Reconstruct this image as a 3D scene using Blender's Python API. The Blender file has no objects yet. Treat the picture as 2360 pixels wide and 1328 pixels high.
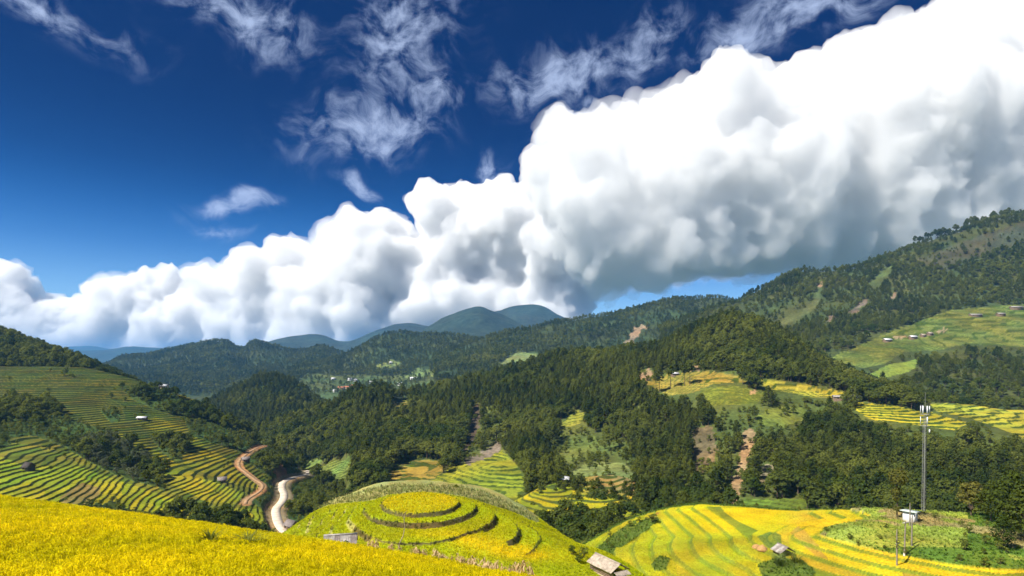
import bpy, bmesh, math, random
import numpy as np
from mathutils import Vector, Matrix, Euler

# ------------------------------------------------------------------ scene, camera
scene = bpy.context.scene
COL = scene.collection
R = math.radians
# photograph 2360 x 1328; focal length 1350 px, level camera, horizon on row 830
PW, PH, FPX, CX, CY = 2360.0, 1328.0, 1350.0, 1180.0, 830.0
CZ = 260.0                                   # altitude of the camera above the scene's zero
cam_d = bpy.data.cameras.new('camera')
cam_d.sensor_width = 36.0
cam_d.lens = 36.0 * FPX / PW
cam_d.shift_y = (CY - PH / 2) / PW
cam_d.clip_start = 0.5
cam_d.clip_end = 80000
cam = bpy.data.objects.new('camera', cam_d)
cam.location = (0, 0, CZ)
cam.rotation_euler = (R(90), 0, 0)
COL.objects.link(cam)
scene.camera = cam

scene.view_settings.view_transform = 'Standard'
scene.view_settings.look = 'None'
scene.view_settings.exposure = 0.8
scene.view_settings.gamma = 1.0
scene.view_settings.use_curve_mapping = False
cy = scene.cycles
cy.max_bounces = 20; cy.diffuse_bounces = 2; cy.glossy_bounces = 2; cy.transmission_bounces = 3
cy.volume_bounces = 20; cy.transparent_max_bounces = 12
cy.use_denoising = True
cy.use_adaptive_sampling = True; cy.adaptive_threshold = 0.025; cy.adaptive_min_samples = 16
cy.sample_clamp_indirect = 4.0

# ------------------------------------------------------------------ sun
SUN_EL, SUN_AZ = R(50), R(-119)               # azimuth measured from +Y (view direction) towards +X
sd = Vector((math.cos(SUN_EL) * math.sin(SUN_AZ), math.cos(SUN_EL) * math.cos(SUN_AZ), math.sin(SUN_EL)))
sun_l = bpy.data.lights.new('sun', 'SUN')
sun_l.energy = 4.6
sun_l.angle = R(0.53)
sun_l.color = (1.0, 0.95, 0.86)
sun = bpy.data.objects.new('sun', sun_l)
sun.location = (-200, 20, 500)
sun.rotation_euler = sd.to_track_quat('Z', 'Y').to_euler()
COL.objects.link(sun)

# ------------------------------------------------------------------ world: Nishita sky with clouds by direction
world = bpy.data.worlds.new('World')
scene.world = world
world.use_nodes = True


class NT:
    """small helper that writes node expressions"""
    def __init__(self, tree):
        self.t = tree; self.n = tree.nodes; self.l = tree.links

    def put(self, sock, v):
        if isinstance(v, bpy.types.NodeSocket): self.l.new(v, sock)
        elif v is not None: sock.default_value = v

    def new(self, typ, **kw):
        nd = self.n.new(typ)
        for k, v in kw.items(): setattr(nd, k, v)
        return nd

    def m(self, op, a, b=None, c=None, clamp=False):
        nd = self.new('ShaderNodeMath', operation=op, use_clamp=clamp)
        for s, v in zip(nd.inputs, (a, b, c)): self.put(s, v)
        return nd.outputs[0]

    def add(self, a, b): return self.m('ADD', a, b)
    def sub(self, a, b): return self.m('SUBTRACT', a, b)
    def mul(self, a, b): return self.m('MULTIPLY', a, b)

    def ss(self, x, lo, hi, a=0.0, b=1.0):                # smoothstep
        nd = self.new('ShaderNodeMapRange', interpolation_type='SMOOTHSTEP')
        for s, v in zip(nd.inputs[:5], (x, lo, hi, a, b)): self.put(s, v)
        return nd.outputs[0]

    def lin(self, x, lo, hi, a=0.0, b=1.0):
        nd = self.new('ShaderNodeMapRange')
        for s, v in zip(nd.inputs[:5], (x, lo, hi, a, b)): self.put(s, v)
        return nd.outputs[0]

    def vec(self, x, y, z=0.0):
        nd = self.new('ShaderNodeCombineXYZ')
        for s, v in zip(nd.inputs, (x, y, z)): self.put(s, v)
        return nd.outputs[0]

    def vm(self, op, a, b=None):
        nd = self.new('ShaderNodeVectorMath', operation=op)
        self.put(nd.inputs[0], a)
        if b is not None:
            self.put(nd.inputs[3] if op == 'SCALE' else nd.inputs[1], b)
        return nd.outputs[0]

    def noise(self, v, scale, detail=4, rough=0.5, lac=2.0, dist=0.0, dim='3D', color=False, typ='FBM'):
        nd = self.new('ShaderNodeTexNoise', noise_dimensions=dim)
        nd.noise_type = typ
        self.put(nd.inputs['Vector'], v)
        for k, x in (('Scale', scale), ('Detail', detail), ('Roughness', rough), ('Lacunarity', lac), ('Distortion', dist)):
            self.put(nd.inputs[k], x)
        return nd.outputs[1 if color else 0]

    def voro(self, v, scale, detail=0, rough=0.5, smooth=0.4):
        nd = self.new('ShaderNodeTexVoronoi', voronoi_dimensions='3D', feature='SMOOTH_F1')
        nd.normalize = False
        self.put(nd.inputs['Vector'], v)
        for k, x in (('Scale', scale), ('Detail', detail), ('Roughness', rough), ('Smoothness', smooth)):
            self.put(nd.inputs[k], x)
        return nd.outputs['Distance']

    def mix(self, f, a, b, typ='MIX'):
        nd = self.new('ShaderNodeMix', data_type='RGBA', blend_type=typ)
        self.put(nd.inputs[0], f); self.put(nd.inputs[6], a); self.put(nd.inputs[7], b)
        return nd.outputs[2]

    def curve(self, x, pts):
        nd = self.new('ShaderNodeFloatCurve')
        c = nd.mapping.curves[0]
        pts = sorted(pts)
        while len(c.points) < len(pts): c.points.new(0.5, 0.5)
        for p, (px, py) in zip(c.points, pts):
            p.location = (px, py); p.handle_type = 'AUTO_CLAMPED'
        nd.mapping.update()
        self.put(nd.inputs['Value'], x)
        return nd.outputs[0]


def dir_of(x, y):
    """photo pixel -> (azimuth, elevation) of that direction"""
    u, v = (x - CX) / FPX, (CY - y) / FPX
    s = math.atan(u)
    return s, math.atan(v * math.cos(s))


def make_sky():
    T = world.node_tree
    T.nodes.clear()
    w = NT(T)
    tc = w.new('ShaderNodeTexCoord')
    dv = w.vm('NORMALIZE', tc.outputs['Generated'])
    sp = w.new('ShaderNodeSeparateXYZ'); w.put(sp.inputs[0], dv)
    az = w.m('ARCTAN2', sp.outputs[0], sp.outputs[1])
    el = w.m('ARCSINE', sp.outputs[2])
    p = w.vec(az, el, 0.0)
    # thin high wisps
    wc = w.noise(p, 7.0, 2, 0.55, color=True, dim='2D')
    pw = w.vm('ADD', p, w.vm('SCALE', w.vm('SUBTRACT', wc, (0.5, 0.5, 0.5)), 0.09))
    wis = w.noise(w.vm('MULTIPLY', pw, (1.0, 1.35, 1.0)), 27.0, 7, 0.57, 2.1, 0.0, dim='2D')
    wis_b = w.noise(w.vm('ADD', p, (3.1, 1.7, 0.0)), 4.2, 2, 0.5, dim='2D')

    def blob(x, y, rx, ry, rot=0.0):
        s0, e0 = dir_of(x, y)
        mp = w.new('ShaderNodeMapping', vector_type='TEXTURE')
        mp.inputs['Location'].default_value = (s0, e0, 0)
        mp.inputs['Rotation'].default_value = (0, 0, rot)
        mp.inputs['Scale'].default_value = (rx / FPX, ry / FPX, 1)
        w.put(mp.inputs[0], pw)
        gr = w.new('ShaderNodeTexGradient', gradient_type='QUADRATIC_SPHERE')
        w.put(gr.inputs[0], mp.outputs[0])
        return gr.outputs['Fac']
    blobs = [(930, 90, 330, 250, 0.9, 1.0), (850, 300, 330, 120, 0.22, 1.3), (990, 235, 200, 100, 0.2, 1.0), (560, 40, 340, 110, -0.15, 1.2),
             (110, 20, 300, 70, -0.15, 1.0), (1290, 165, 310, 100, 0.1, 1.4), (1480, 110, 230, 110, 0.5, 1.0), (1820, 45, 400, 110, 0.15, 1.2),
             (828, 425, 85, 34, -0.45, 2.0), (540, 470, 130, 36, 0.25, 1.8), (1140, 375, 80, 60, -0.6, 1.6), (490, 525, 110, 34, -0.2, 1.0),
             (640, 585, 110, 36, 0, .9), (1290, 265, 160, 50, 0.5, 1.3), (1560, 668, 380, 26, 0.03, 1.2)]
    acc = None
    for b in blobs:
        v = w.mul(blob(*b[:5]), b[5])
        acc = v if acc is None else w.m('MAXIMUM', acc, v)
    rest = w.mul(w.ss(wis_b, 0.50, 0.62), w.ss(w.m('ABSOLUTE', az), 0.80, 1.0))
    acc = w.m('MAXIMUM', acc, w.mul(rest, 0.9))
    wa = w.ss(w.add(wis, w.mul(w.m('MINIMUM', acc, 1.0), 0.30)), 0.46, 1.04)
    wa = w.mul(w.mul(wa, w.ss(acc, 0.0, 0.7)), 0.70)
    sky = w.new('ShaderNodeTexSky', sky_type='NISHITA')
    sky.sun_disc = False
    sky.sun_elevation = SUN_EL
    sky.sun_rotation = SUN_AZ
    sky.altitude = 1200; sky.air_density = 1.0; sky.dust_density = 0.4; sky.ozone_density = 2.5
    clear = w.vm('SCALE', sky.outputs[0], 0.10)
    # a polarising filter: the clear blue is deeper than the eye sees it
    sc_ = w.new('ShaderNodeSeparateColor'); w.put(sc_.inputs[0], clear)
    cc_ = w.new('ShaderNodeCombineColor')
    for i in range(3): w.put(cc_.inputs[i], w.m('POWER', sc_.outputs[i], SKY_GAMMA))
    rp = w.new('ShaderNodeValToRGB'); w.put(rp.inputs[0], w.m('DIVIDE', el, 1.0, clamp=True))
    cr = rp.color_ramp; cr.interpolation = 'B_SPLINE'
    while len(cr.elements) < len(SKY_DEEP): cr.elements.new(0.5)
    for e_, (p_, c_) in zip(cr.elements, SKY_DEEP): e_.position = p_; e_.color = (*c_, 1)
    clear = w.vm('MULTIPLY', cc_.outputs[0], rp.outputs[0])
    col = w.mix(wa, clear, (0.36, 0.44, 0.62, 1))
    bg = w.new('ShaderNodeBackground')
    w.put(bg.inputs[0], col); w.put(bg.inputs[1], 1.0)
    out = w.new('ShaderNodeOutputWorld')
    w.l.new(bg.outputs[0], out.inputs[0])
    world.cycles.sampling_method = 'MANUAL'
    world.cycles.sample_map_resolution = 512


# filter: elevation in radians -> how much of each colour passes
SKY_GAMMA = 0.6
SKY_DEEP = [(0.0, (0.50, 0.66, 0.80)), (0.08, (0.36, 0.56, 0.76)), (0.17, (0.04, 0.22, 0.52)), (0.28, (0.0003, 0.060, 0.215)), (0.42, (0.0002, 0.034, 0.145)), (1.0, (0.0002, 0.032, 0.14))]
make_sky()


# ------------------------------------------------------------------ numeric helpers
def _hash(ix, iy, iz, seed):
    h = (ix.astype(np.int64) * 374761393 + iy.astype(np.int64) * 668265263 + iz.astype(np.int64) * 2147483647 + seed * 1274126177) & 0xFFFFFFFF
    h = ((h ^ (h >> 13)) * 1274126177) & 0xFFFFFFFF
    h = ((h ^ (h >> 16)) * 2246822519) & 0xFFFFFFFF
    return ((h ^ (h >> 15)) & 0xFFFFFF) / float(0xFFFFFF)


def vnoise(x, y, z=None, seed=0):
    """value noise in 0..1, 2D when z is None"""
    x = np.asarray(x, float); y = np.asarray(y, float)
    ix, iy = np.floor(x), np.floor(y)
    fx, fy = x - ix, y - iy
    fx = fx * fx * fx * (fx * (fx * 6 - 15) + 10); fy = fy * fy * fy * (fy * (fy * 6 - 15) + 10)
    if z is None:
        iz = np.zeros_like(ix)
        c = [_hash(ix + a, iy + b, iz, seed) for b in (0, 1) for a in (0, 1)]
        return (c[0] * (1 - fx) + c[1] * fx) * (1 - fy) + (c[2] * (1 - fx) + c[3] * fx) * fy
    z = np.asarray(z, float); iz = np.floor(z); fz = z - iz
    fz = fz * fz * fz * (fz * (fz * 6 - 15) + 10)
    c = [_hash(ix + a, iy + b, iz + d, seed) for d in (0, 1) for b in (0, 1) for a in (0, 1)]
    l0 = (c[0] * (1 - fx) + c[1] * fx) * (1 - fy) + (c[2] * (1 - fx) + c[3] * fx) * fy
    l1 = (c[4] * (1 - fx) + c[5] * fx) * (1 - fy) + (c[6] * (1 - fx) + c[7] * fx) * fy
    return l0 * (1 - fz) + l1 * fz


def fbm(x, y, octaves=4, gain=0.5, seed=0):
    """2D noise about -0.5..0.5"""
    a, s, t = 1.0, 0.0, 0.0
    x = np.asarray(x, float); y = np.asarray(y, float)
    for o in range(octaves):
        s = s + a * (vnoise(x, y, None, seed + 17 * o) - 0.5); t += a
        x = x * 2.03 + 11.7; y = y * 2.03 + 5.3; a *= gain
    return s / t


def in_poly(px, py, poly):
    px = np.asarray(px, float); py = np.asarray(py, float)
    r = np.zeros(px.shape, bool)
    n = len(poly)
    for i in range(n):
        x0, y0 = poly[i]; x1, y1 = poly[(i + 1) % n]
        if y0 == y1: continue
        c = ((y0 > py) != (y1 > py)) & (px < (x1 - x0) * (py - y0) / (y1 - y0) + x0)
        r ^= c
    return r


def poly_dist(px, py, poly):
    d = np.full(np.shape(px), 1e9)
    n = len(poly)
    for i in range(n):
        x0, y0 = poly[i]; x1, y1 = poly[(i + 1) % n]
        dx, dy = x1 - x0, y1 - y0
        L = dx * dx + dy * dy + 1e-9
        t = np.clip(((px - x0) * dx + (py - y0) * dy) / L, 0, 1)
        d = np.minimum(d, np.hypot(px - x0 - t * dx, py - y0 - t * dy))
    return d


def mesh_from(name, verts, faces, smooth=True):
    """faces: (n,3|4) int array"""
    me = bpy.data.meshes.new(name)
    v = np.asarray(verts, np.float32); f = np.asarray(faces, np.int32)
    k = f.shape[1]
    me.vertices.add(len(v)); me.vertices.foreach_set('co', v.ravel())
    me.loops.add(f.size); me.loops.foreach_set('vertex_index', f.ravel())
    me.polygons.add(len(f))
    me.polygons.foreach_set('loop_start', np.arange(0, f.size, k, dtype=np.int32))
    if smooth: me.polygons.foreach_set('use_smooth', np.ones(len(f), bool))
    me.update(calc_edges=True)
    return me


def link(name, me, mat=None, parent=None, **props):
    o = bpy.data.objects.new(name, me)
    COL.objects.link(o)
    if me is not None and mat is not None and not me.materials: me.materials.append(mat)
    if parent is not None: o.parent = parent
    for k, v in props.items(): o[k] = v
    return o


# ------------------------------------------------------------------ clouds: closed bodies of scattering vapour
def cloud_mat(name, density, aniso=0.3):
    m = bpy.data.materials.new(name); m.use_nodes = True
    t = NT(m.node_tree); m.node_tree.nodes.clear()
    v = t.new('ShaderNodeVolumeScatter')
    v.inputs['Color'].default_value = (0.999, 0.999, 0.999, 1)
    v.inputs['Density'].default_value = density
    v.inputs['Anisotropy'].default_value = aniso
    o = t.new('ShaderNodeOutputMaterial')
    t.l.new(v.outputs[0], o.inputs['Volume'])
    return m


def ico(sub):
    b = bmesh.new(); bmesh.ops.create_icosphere(b, subdivisions=sub, radius=1.0)
    b.verts.ensure_lookup_table()
    v = np.array([p.co[:] for p in b.verts]); f = np.array([[q.index for q in p.verts] for p in b.faces])
    b.free(); return v, f


def billow(p, scale, seed):
    q = p / scale
    return 1 - 2.2 * np.abs(vnoise(q[:, 0], q[:, 1], q[:, 2], seed) - 0.5) * 2 * 0.7 - 0.3


def cloud(name, D, outline, voxel_px, density, label, seed, rim=(14, 44), core=170, thick=1.0, veil=22.0, amp=1.0):
    """fills the outline (photo pixels) at depth D with round puffs, fuses them and roughens the skin"""
    rs = np.random.RandomState(seed)
    k = D / FPX
    xs = [a for a, b in outline]; ys = [b for a, b in outline]
    puffs = []
    # core puffs
    cx_, cy_ = rs.uniform(min(xs), max(xs), 9000), rs.uniform(min(ys), max(ys), 9000)
    ok = in_poly(cx_, cy_, outline); cx_, cy_ = cx_[ok], cy_[ok]
    r_ = np.minimum(poly_dist(cx_, cy_, outline) * rs.uniform(0.85, 1.05, len(cx_)), core * rs.uniform(0.5, 1.0, len(cx_)))
    acc = np.zeros((0, 3))
    for x, y, r in zip(cx_, cy_, r_):
        if r < rim[0]: continue
        if len(acc) and (((x - acc[:, 0]) ** 2 + (y - acc[:, 1]) ** 2) < (0.28 * (r + acc[:, 2])) ** 2).any(): continue
        acc = np.vstack((acc, (x, y, r)))
        puffs.append((x, y, rs.uniform(-0.5, 0.5) * core * thick, r))
        if len(puffs) > 420: break
    core_p = list(puffs)
    # cauliflower knobs on the puffs' surfaces
    for (x, y, z, r) in core_p:
        for _ in range(int(5 + r / 7)):
            th = rs.uniform(0, 2 * math.pi); cz = rs.uniform(-1.0, 0.25)
            sr = math.sqrt(1 - cz * cz)
            rr = min(r * rs.uniform(0.22, 0.5), rim[1])
            xx, yy, zz = x + math.cos(th) * sr * r * 0.88, y + math.sin(th) * sr * r * 0.88, z + cz * r * 0.88
            if rr < rim[0] * 0.45: continue
            puffs.append((xx, yy, zz, rr))
    v1, f1 = ico(3); v0, f0 = ico(2)
    V, Fc, off = [], [], 0
    for (x, y, z, r) in puffs:
        v, f = (v1, f1) if r > 40 else (v0, f0)
        c = np.array([(x - CX) * k, D + z * k, CZ + (CY - y) * k])
        V.append(c + v * (r * k)); Fc.append(f + off); off += len(v)
    me = mesh_from(name, np.vstack(V), np.vstack(Fc))
    o = bpy.data.objects.new(name, me); COL.objects.link(o)
    md = o.modifiers.new('fuse', 'REMESH'); md.mode = 'VOXEL'; md.voxel_size = voxel_px * k; md.adaptivity = 0
    dg = bpy.context.evaluated_depsgraph_get()
    new = bpy.data.meshes.new_from_object(o.evaluated_get(dg))
    o.modifiers.clear(); old = o.data; o.data = new; bpy.data.meshes.remove(old)
    nv = len(new.vertices)
    co = np.empty(nv * 3, np.float32); new.vertices.foreach_get('co', co); co = co.reshape(-1, 3).astype(float)
    no = np.empty(nv * 3, np.float32); new.vertices.foreach_get('normal', no); no = no.reshape(-1, 3)
    h = 22 * billow(co, 80 * k, seed) + 14.0 * billow(co, 40 * k, seed + 3) + 9.0 * billow(co, 20 * k, seed + 5) + 5.5 * billow(co, 10 * k, seed + 7) + 2.5 * billow(co, 5.5 * k, seed + 8)
    h = h * (0.55 + 0.9 * vnoise(co[:, 0] / (120 * k), co[:, 1] / (120 * k), co[:, 2] / (120 * k), seed + 9))
    co = co + no * (h * k * amp)[:, None]
    new.vertices.foreach_set('co', co.astype(np.float32).ravel())
    new.update()
    # a thin ragged veil of vapour round the body
    a_ = fbm(co[:, 0] / (34 * k), co[:, 2] / (34 * k) + co[:, 1] / (61 * k), 4, 0.6, seed + 21)
    b_ = fbm(co[:, 0] / (150 * k) + 5, co[:, 2] / (150 * k), 2, 0.5, seed + 23)
    vc = co + no * ((veil * (-0.12 + 2.6 * a_ + 1.9 * b_)) * k)[:, None]
    vm_ = new.copy(); vm_.vertices.foreach_set('co', vc.astype(np.float32).ravel()); vm_.update()
    vo = bpy.data.objects.new('veil', vm_); COL.objects.link(vo)
    md = vo.modifiers.new('fuse', 'REMESH'); md.mode = 'VOXEL'; md.voxel_size = voxel_px * 1.7 * k; md.adaptivity = 0
    vf_ = bpy.data.meshes.new_from_object(vo.evaluated_get(bpy.context.evaluated_depsgraph_get()))
    vo.modifiers.clear(); vo.data = vf_; bpy.data.meshes.remove(vm_)
    vf_.materials.clear(); vf_.materials.append(cloud_mat(name + '_veil', density * 0.30 / k, 0.0))
    vo.parent = o
    # fuse once more, so that the roughened skin stays one closed surface
    md = o.modifiers.new('fuse', 'REMESH'); md.mode = 'VOXEL'; md.voxel_size = voxel_px * 0.8 * k; md.adaptivity = 0
    dg = bpy.context.evaluated_depsgraph_get()
    fin = bpy.data.meshes.new_from_object(o.evaluated_get(dg))
    o.modifiers.clear(); o.data = fin; bpy.data.meshes.remove(new)
    fin.materials.clear(); fin.materials.append(cloud_mat(name + '_vapour', density / k, 0.0))
    print('cloud', len(fin.vertices), len(puffs))
    o['kind'] = 'structure'; o['label'] = label
    return o


cloud('cloud', 6000, [(1205, 350), (1260, 336), (1340, 290), (1410, 262), (1485, 255), (1560, 228), (1630, 172), (1665, 170), (1745, 200),
                      (1800, 182), (1870, 140), (1965, 116), (2065, 92), (2115, 55), (2185, 0), (2420, -80), (2750, -60), (2800, 480),
                      (2500, 640), (2100, 620), (1900, 600), (1760, 612), (1600, 632), (1480, 655), (1400, 660), (1330, 640), (1300, 560), (1240, 450), (1195, 400)],
      5.0, 0.025, 'huge white cumulus bank piling up over the right mountain', 3, (14, 60), 130, veil=34.0)
cloud('cloud', 14500, [(430, 640), (450, 618), (530, 598), (600, 585), (670, 566), (725, 600), (760, 560), (795, 515), (820, 505), (855, 520), (910, 510), (955, 545),
                       (985, 560), (962, 480), (980, 445), (1020, 434), (1090, 452), (1160, 438), (1200, 455), (1260, 430), (1330, 460), (1390, 400), (1450, 395), (1500, 440), (1600, 480), (1500, 600),
                       (1420, 640), (1345, 690), (1340, 760), (1250, 860), (700, 880), (520, 880), (470, 860), (500, 740), (560, 690), (480, 664)],
      4.3, 0.05, 'long low cumulus bank behind the far blue ridges', 5, (10, 36), 90)
cloud('cloud', 15500, [(-120, 640), (-40, 630), (20, 618), (58, 630), (70, 690), (110, 690), (165, 722), (215, 690), (235, 645), (265, 650), (300, 690), (330, 650),
                       (372, 620), (410, 632), (415, 680), (450, 660), (500, 670), (540, 720), (640, 770), (660, 880), (400, 890), (-120, 890)],
      3.5, 0.06, 'row of small cumulus towers low on the left', 8, (8, 28), 60)
# ------------------------------------------------------------------ materials
def new_mat(name):
    m = bpy.data.materials.new(name); m.use_nodes = True
    m.node_tree.nodes.clear()
    return m, NT(m.node_tree)


def out_surf(t, sh):
    o = t.new('ShaderNodeOutputMaterial'); t.l.new(sh, o.inputs['Surface'])


def principled(t, col, rough=0.85, spec=0.2, normal=None, metal=0.0):
    b = t.new('ShaderNodeBsdfPrincipled')
    t.put(b.inputs['Base Color'], col); t.put(b.inputs['Roughness'], rough)
    t.put(b.inputs['Specular IOR Level'], spec); t.put(b.inputs['Metallic'], metal)
    if normal is not None: t.put(b.inputs['Normal'], normal)
    return b.outputs[0]


def bump(t, h, strength, dist):
    b = t.new('ShaderNodeBump')
    b.inputs['Strength'].default_value = strength; b.inputs['Distance'].default_value = dist
    t.put(b.inputs['Height'], h)
    return b.outputs[0]


def mat_ground(name, fine, coarse, bdist, amp=0.45):
    """land whose cover (attribute 'cover') is mottled by two noises; fine / coarse in metres"""
    m, t = new_mat(name)
    at = t.new('ShaderNodeAttribute', attribute_name='cover')
    ge = t.new('ShaderNodeNewGeometry'); P = ge.outputs['Position']
    n1 = t.noise(P, 1.0 / fine, 3, 0.65); n2 = t.noise(P, 1.0 / coarse, 3, 0.55)
    k = t.mul(t.lin(n1, 0.25, 0.75, 1 - amp, 1 + amp), t.lin(n2, 0.3, 0.7, 1 - amp * 0.6, 1 + amp * 0.6))
    c = t.vm('SCALE', at.outputs['Color'], k)
    # hue drifts between drier and greener cover
    c = t.vm('MULTIPLY', c, t.mix(t.ss(t.noise(P, 0.6 / coarse, 2, 0.5), 0.35, 0.65), (1.10, 0.98, 0.85, 1), (0.88, 1.04, 1.1, 1)))
    out_surf(t, principled(t, c, 0.9, 0.1, bump(t, n1, 0.8, bdist)))
    return m


def mat_plain(name, col, rough=0.8, var=0.25, scale=3.0, spec=0.2, metal=0.0, bdist=0.0):
    m, t = new_mat(name)
    tc = t.new('ShaderNodeTexCoord')
    n = t.noise(tc.outputs['Object'], scale, 5, 0.6)
    c = t.vm('SCALE', col[:3], t.lin(n, 0.3, 0.7, 1 - var, 1 + var))
    out_surf(t, principled(t, c, rough, spec, bump(t, n, 0.6, bdist) if bdist else None, metal))
    return m


def mat_leaf(name, ca, cb, trans=0.25, big=0.014, var=0.28):
    """foliage: two greens mixed by tree and by place, a little light through the leaf"""
    m, t = new_mat(name)
    oi = t.new('ShaderNodeObjectInfo'); ge = t.new('ShaderNodeNewGeometry')
    n = t.noise(ge.outputs['Position'], big, 2, 0.5)
    f = t.m('ADD', t.mul(oi.outputs['Random'], 0.5), t.lin(n, 0.3, 0.7, -0.25, 0.65), clamp=True)
    c = t.mix(f, (*ca, 1), (*cb, 1))
    n2 = t.noise(ge.outputs['Position'], 1.7, 2, 0.6)
    c = t.vm('SCALE', c, t.lin(n2, 0.3, 0.7, 1 - var, 1 + var))
    d = t.new('ShaderNodeBsdfDiffuse'); t.put(d.inputs[0], c)
    tr = t.new('ShaderNodeBsdfTranslucent'); t.put(tr.inputs[0], t.vm('MULTIPLY', c, (1.25, 1.15, 0.5)))
    mx = t.new('ShaderNodeMixShader'); mx.inputs[0].default_value = trans
    t.l.new(d.outputs[0], mx.inputs[1]); t.l.new(tr.outputs[0], mx.inputs[2])
    out_surf(t, mx.outputs[0])
    return m


def mat_crop(name, trans=0.3):
    """crop tufts: the colour of the plot they stand in comes with each tuft"""
    m, t = new_mat(name)
    at = t.new('ShaderNodeAttribute', attribute_name='tint'); at.attribute_type = 'INSTANCER'
    oi = t.new('ShaderNodeObjectInfo')
    av = t.new('ShaderNodeAttribute', attribute_name='part')
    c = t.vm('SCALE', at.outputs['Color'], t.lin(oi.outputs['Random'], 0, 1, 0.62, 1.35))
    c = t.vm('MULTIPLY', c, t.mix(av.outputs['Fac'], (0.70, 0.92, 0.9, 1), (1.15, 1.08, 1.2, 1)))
    d = t.new('ShaderNodeBsdfDiffuse'); t.put(d.inputs[0], c)
    tr = t.new('ShaderNodeBsdfTranslucent'); t.put(tr.inputs[0], c)
    mx = t.new('ShaderNodeMixShader'); mx.inputs[0].default_value = trans
    t.l.new(d.outputs[0], mx.inputs[1]); t.l.new(tr.outputs[0], mx.inputs[2])
    out_surf(t, mx.outputs[0])
    return m


GOLD = (0.58, 0.45, 0.006); LIME = (0.36, 0.36, 0.006); RGREEN = (0.17, 0.24, 0.012); OCHRE = (0.27, 0.20, 0.035)
FALLOW = (0.30, 0.19, 0.07); CORN = (0.27, 0.26, 0.085); GRASS = (0.26, 0.29, 0.045); BUSH = (0.045, 0.07, 0.016)
SOIL = (0.42, 0.20, 0.09); FLOOR = (0.030, 0.045, 0.014); BANK = (0.075, 0.105, 0.016); MEADOW = (0.15, 0.20, 0.045); DIRT = (0.46, 0.25, 0.11)
GREY_SCREE = (0.24, 0.19, 0.15)


# ------------------------------------------------------------------ land: each hill is a height field over (bearing, depth)
def pchip(xk, yk, x):
    """monotone cubic through the knots, for 1-D arrays"""
    xk = np.asarray(xk, float); yk = np.asarray(yk, float)
    h = np.diff(xk); d = np.diff(yk) / h
    m = np.zeros_like(yk)
    m[0], m[-1] = d[0], d[-1]
    for i in range(1, len(xk) - 1):
        m[i] = 0 if d[i - 1] * d[i] <= 0 else 2 * d[i - 1] * d[i] / (d[i - 1] + d[i])
    x = np.clip(x, xk[0], xk[-1])
    i = np.clip(np.searchsorted(xk, x) - 1, 0, len(xk) - 2)
    t = (x - xk[i]) / h[i]
    t2, t3 = t * t, t * t * t
    return (2 * t3 - 3 * t2 + 1) * yk[i] + (t3 - 2 * t2 + t) * h[i] * m[i] + (-2 * t3 + 3 * t2) * yk[i + 1] + (t3 - t2) * h[i] * m[i + 1]


def pchip_rows(XK, YK, x):
    """row-wise monotone cubic: XK, YK (n,K), x (n,)"""
    n, K = XK.shape
    h = np.diff(XK, axis=1); d = np.diff(YK, axis=1) / h
    m = np.zeros_like(YK)
    m[:, 0], m[:, -1] = d[:, 0], d[:, -1]
    a, b = d[:, :-1], d[:, 1:]
    with np.errstate(divide='ignore', invalid='ignore'):
        hm = np.where(a * b <= 0, 0, 2 * a * b / (a + b))
    m[:, 1:-1] = np.nan_to_num(hm)
    x = np.clip(x, XK[:, 0], XK[:, -1])
    i = np.clip((XK < x[:, None]).sum(axis=1) - 1, 0, K - 2)
    r = np.arange(n)
    H = h[r, i]; t = (x - XK[r, i]) / H
    t2, t3 = t * t, t * t * t
    return (2 * t3 - 3 * t2 + 1) * YK[r, i] + (t3 - 2 * t2 + t) * H * m[r, i] + (-2 * t3 + 3 * t2) * YK[r, i + 1] + (t3 - t2) * H * m[r, i + 1]


def zof(y, D): return (CY - y) / FPX * D          # height relative to the camera of a pixel row at depth D


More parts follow.
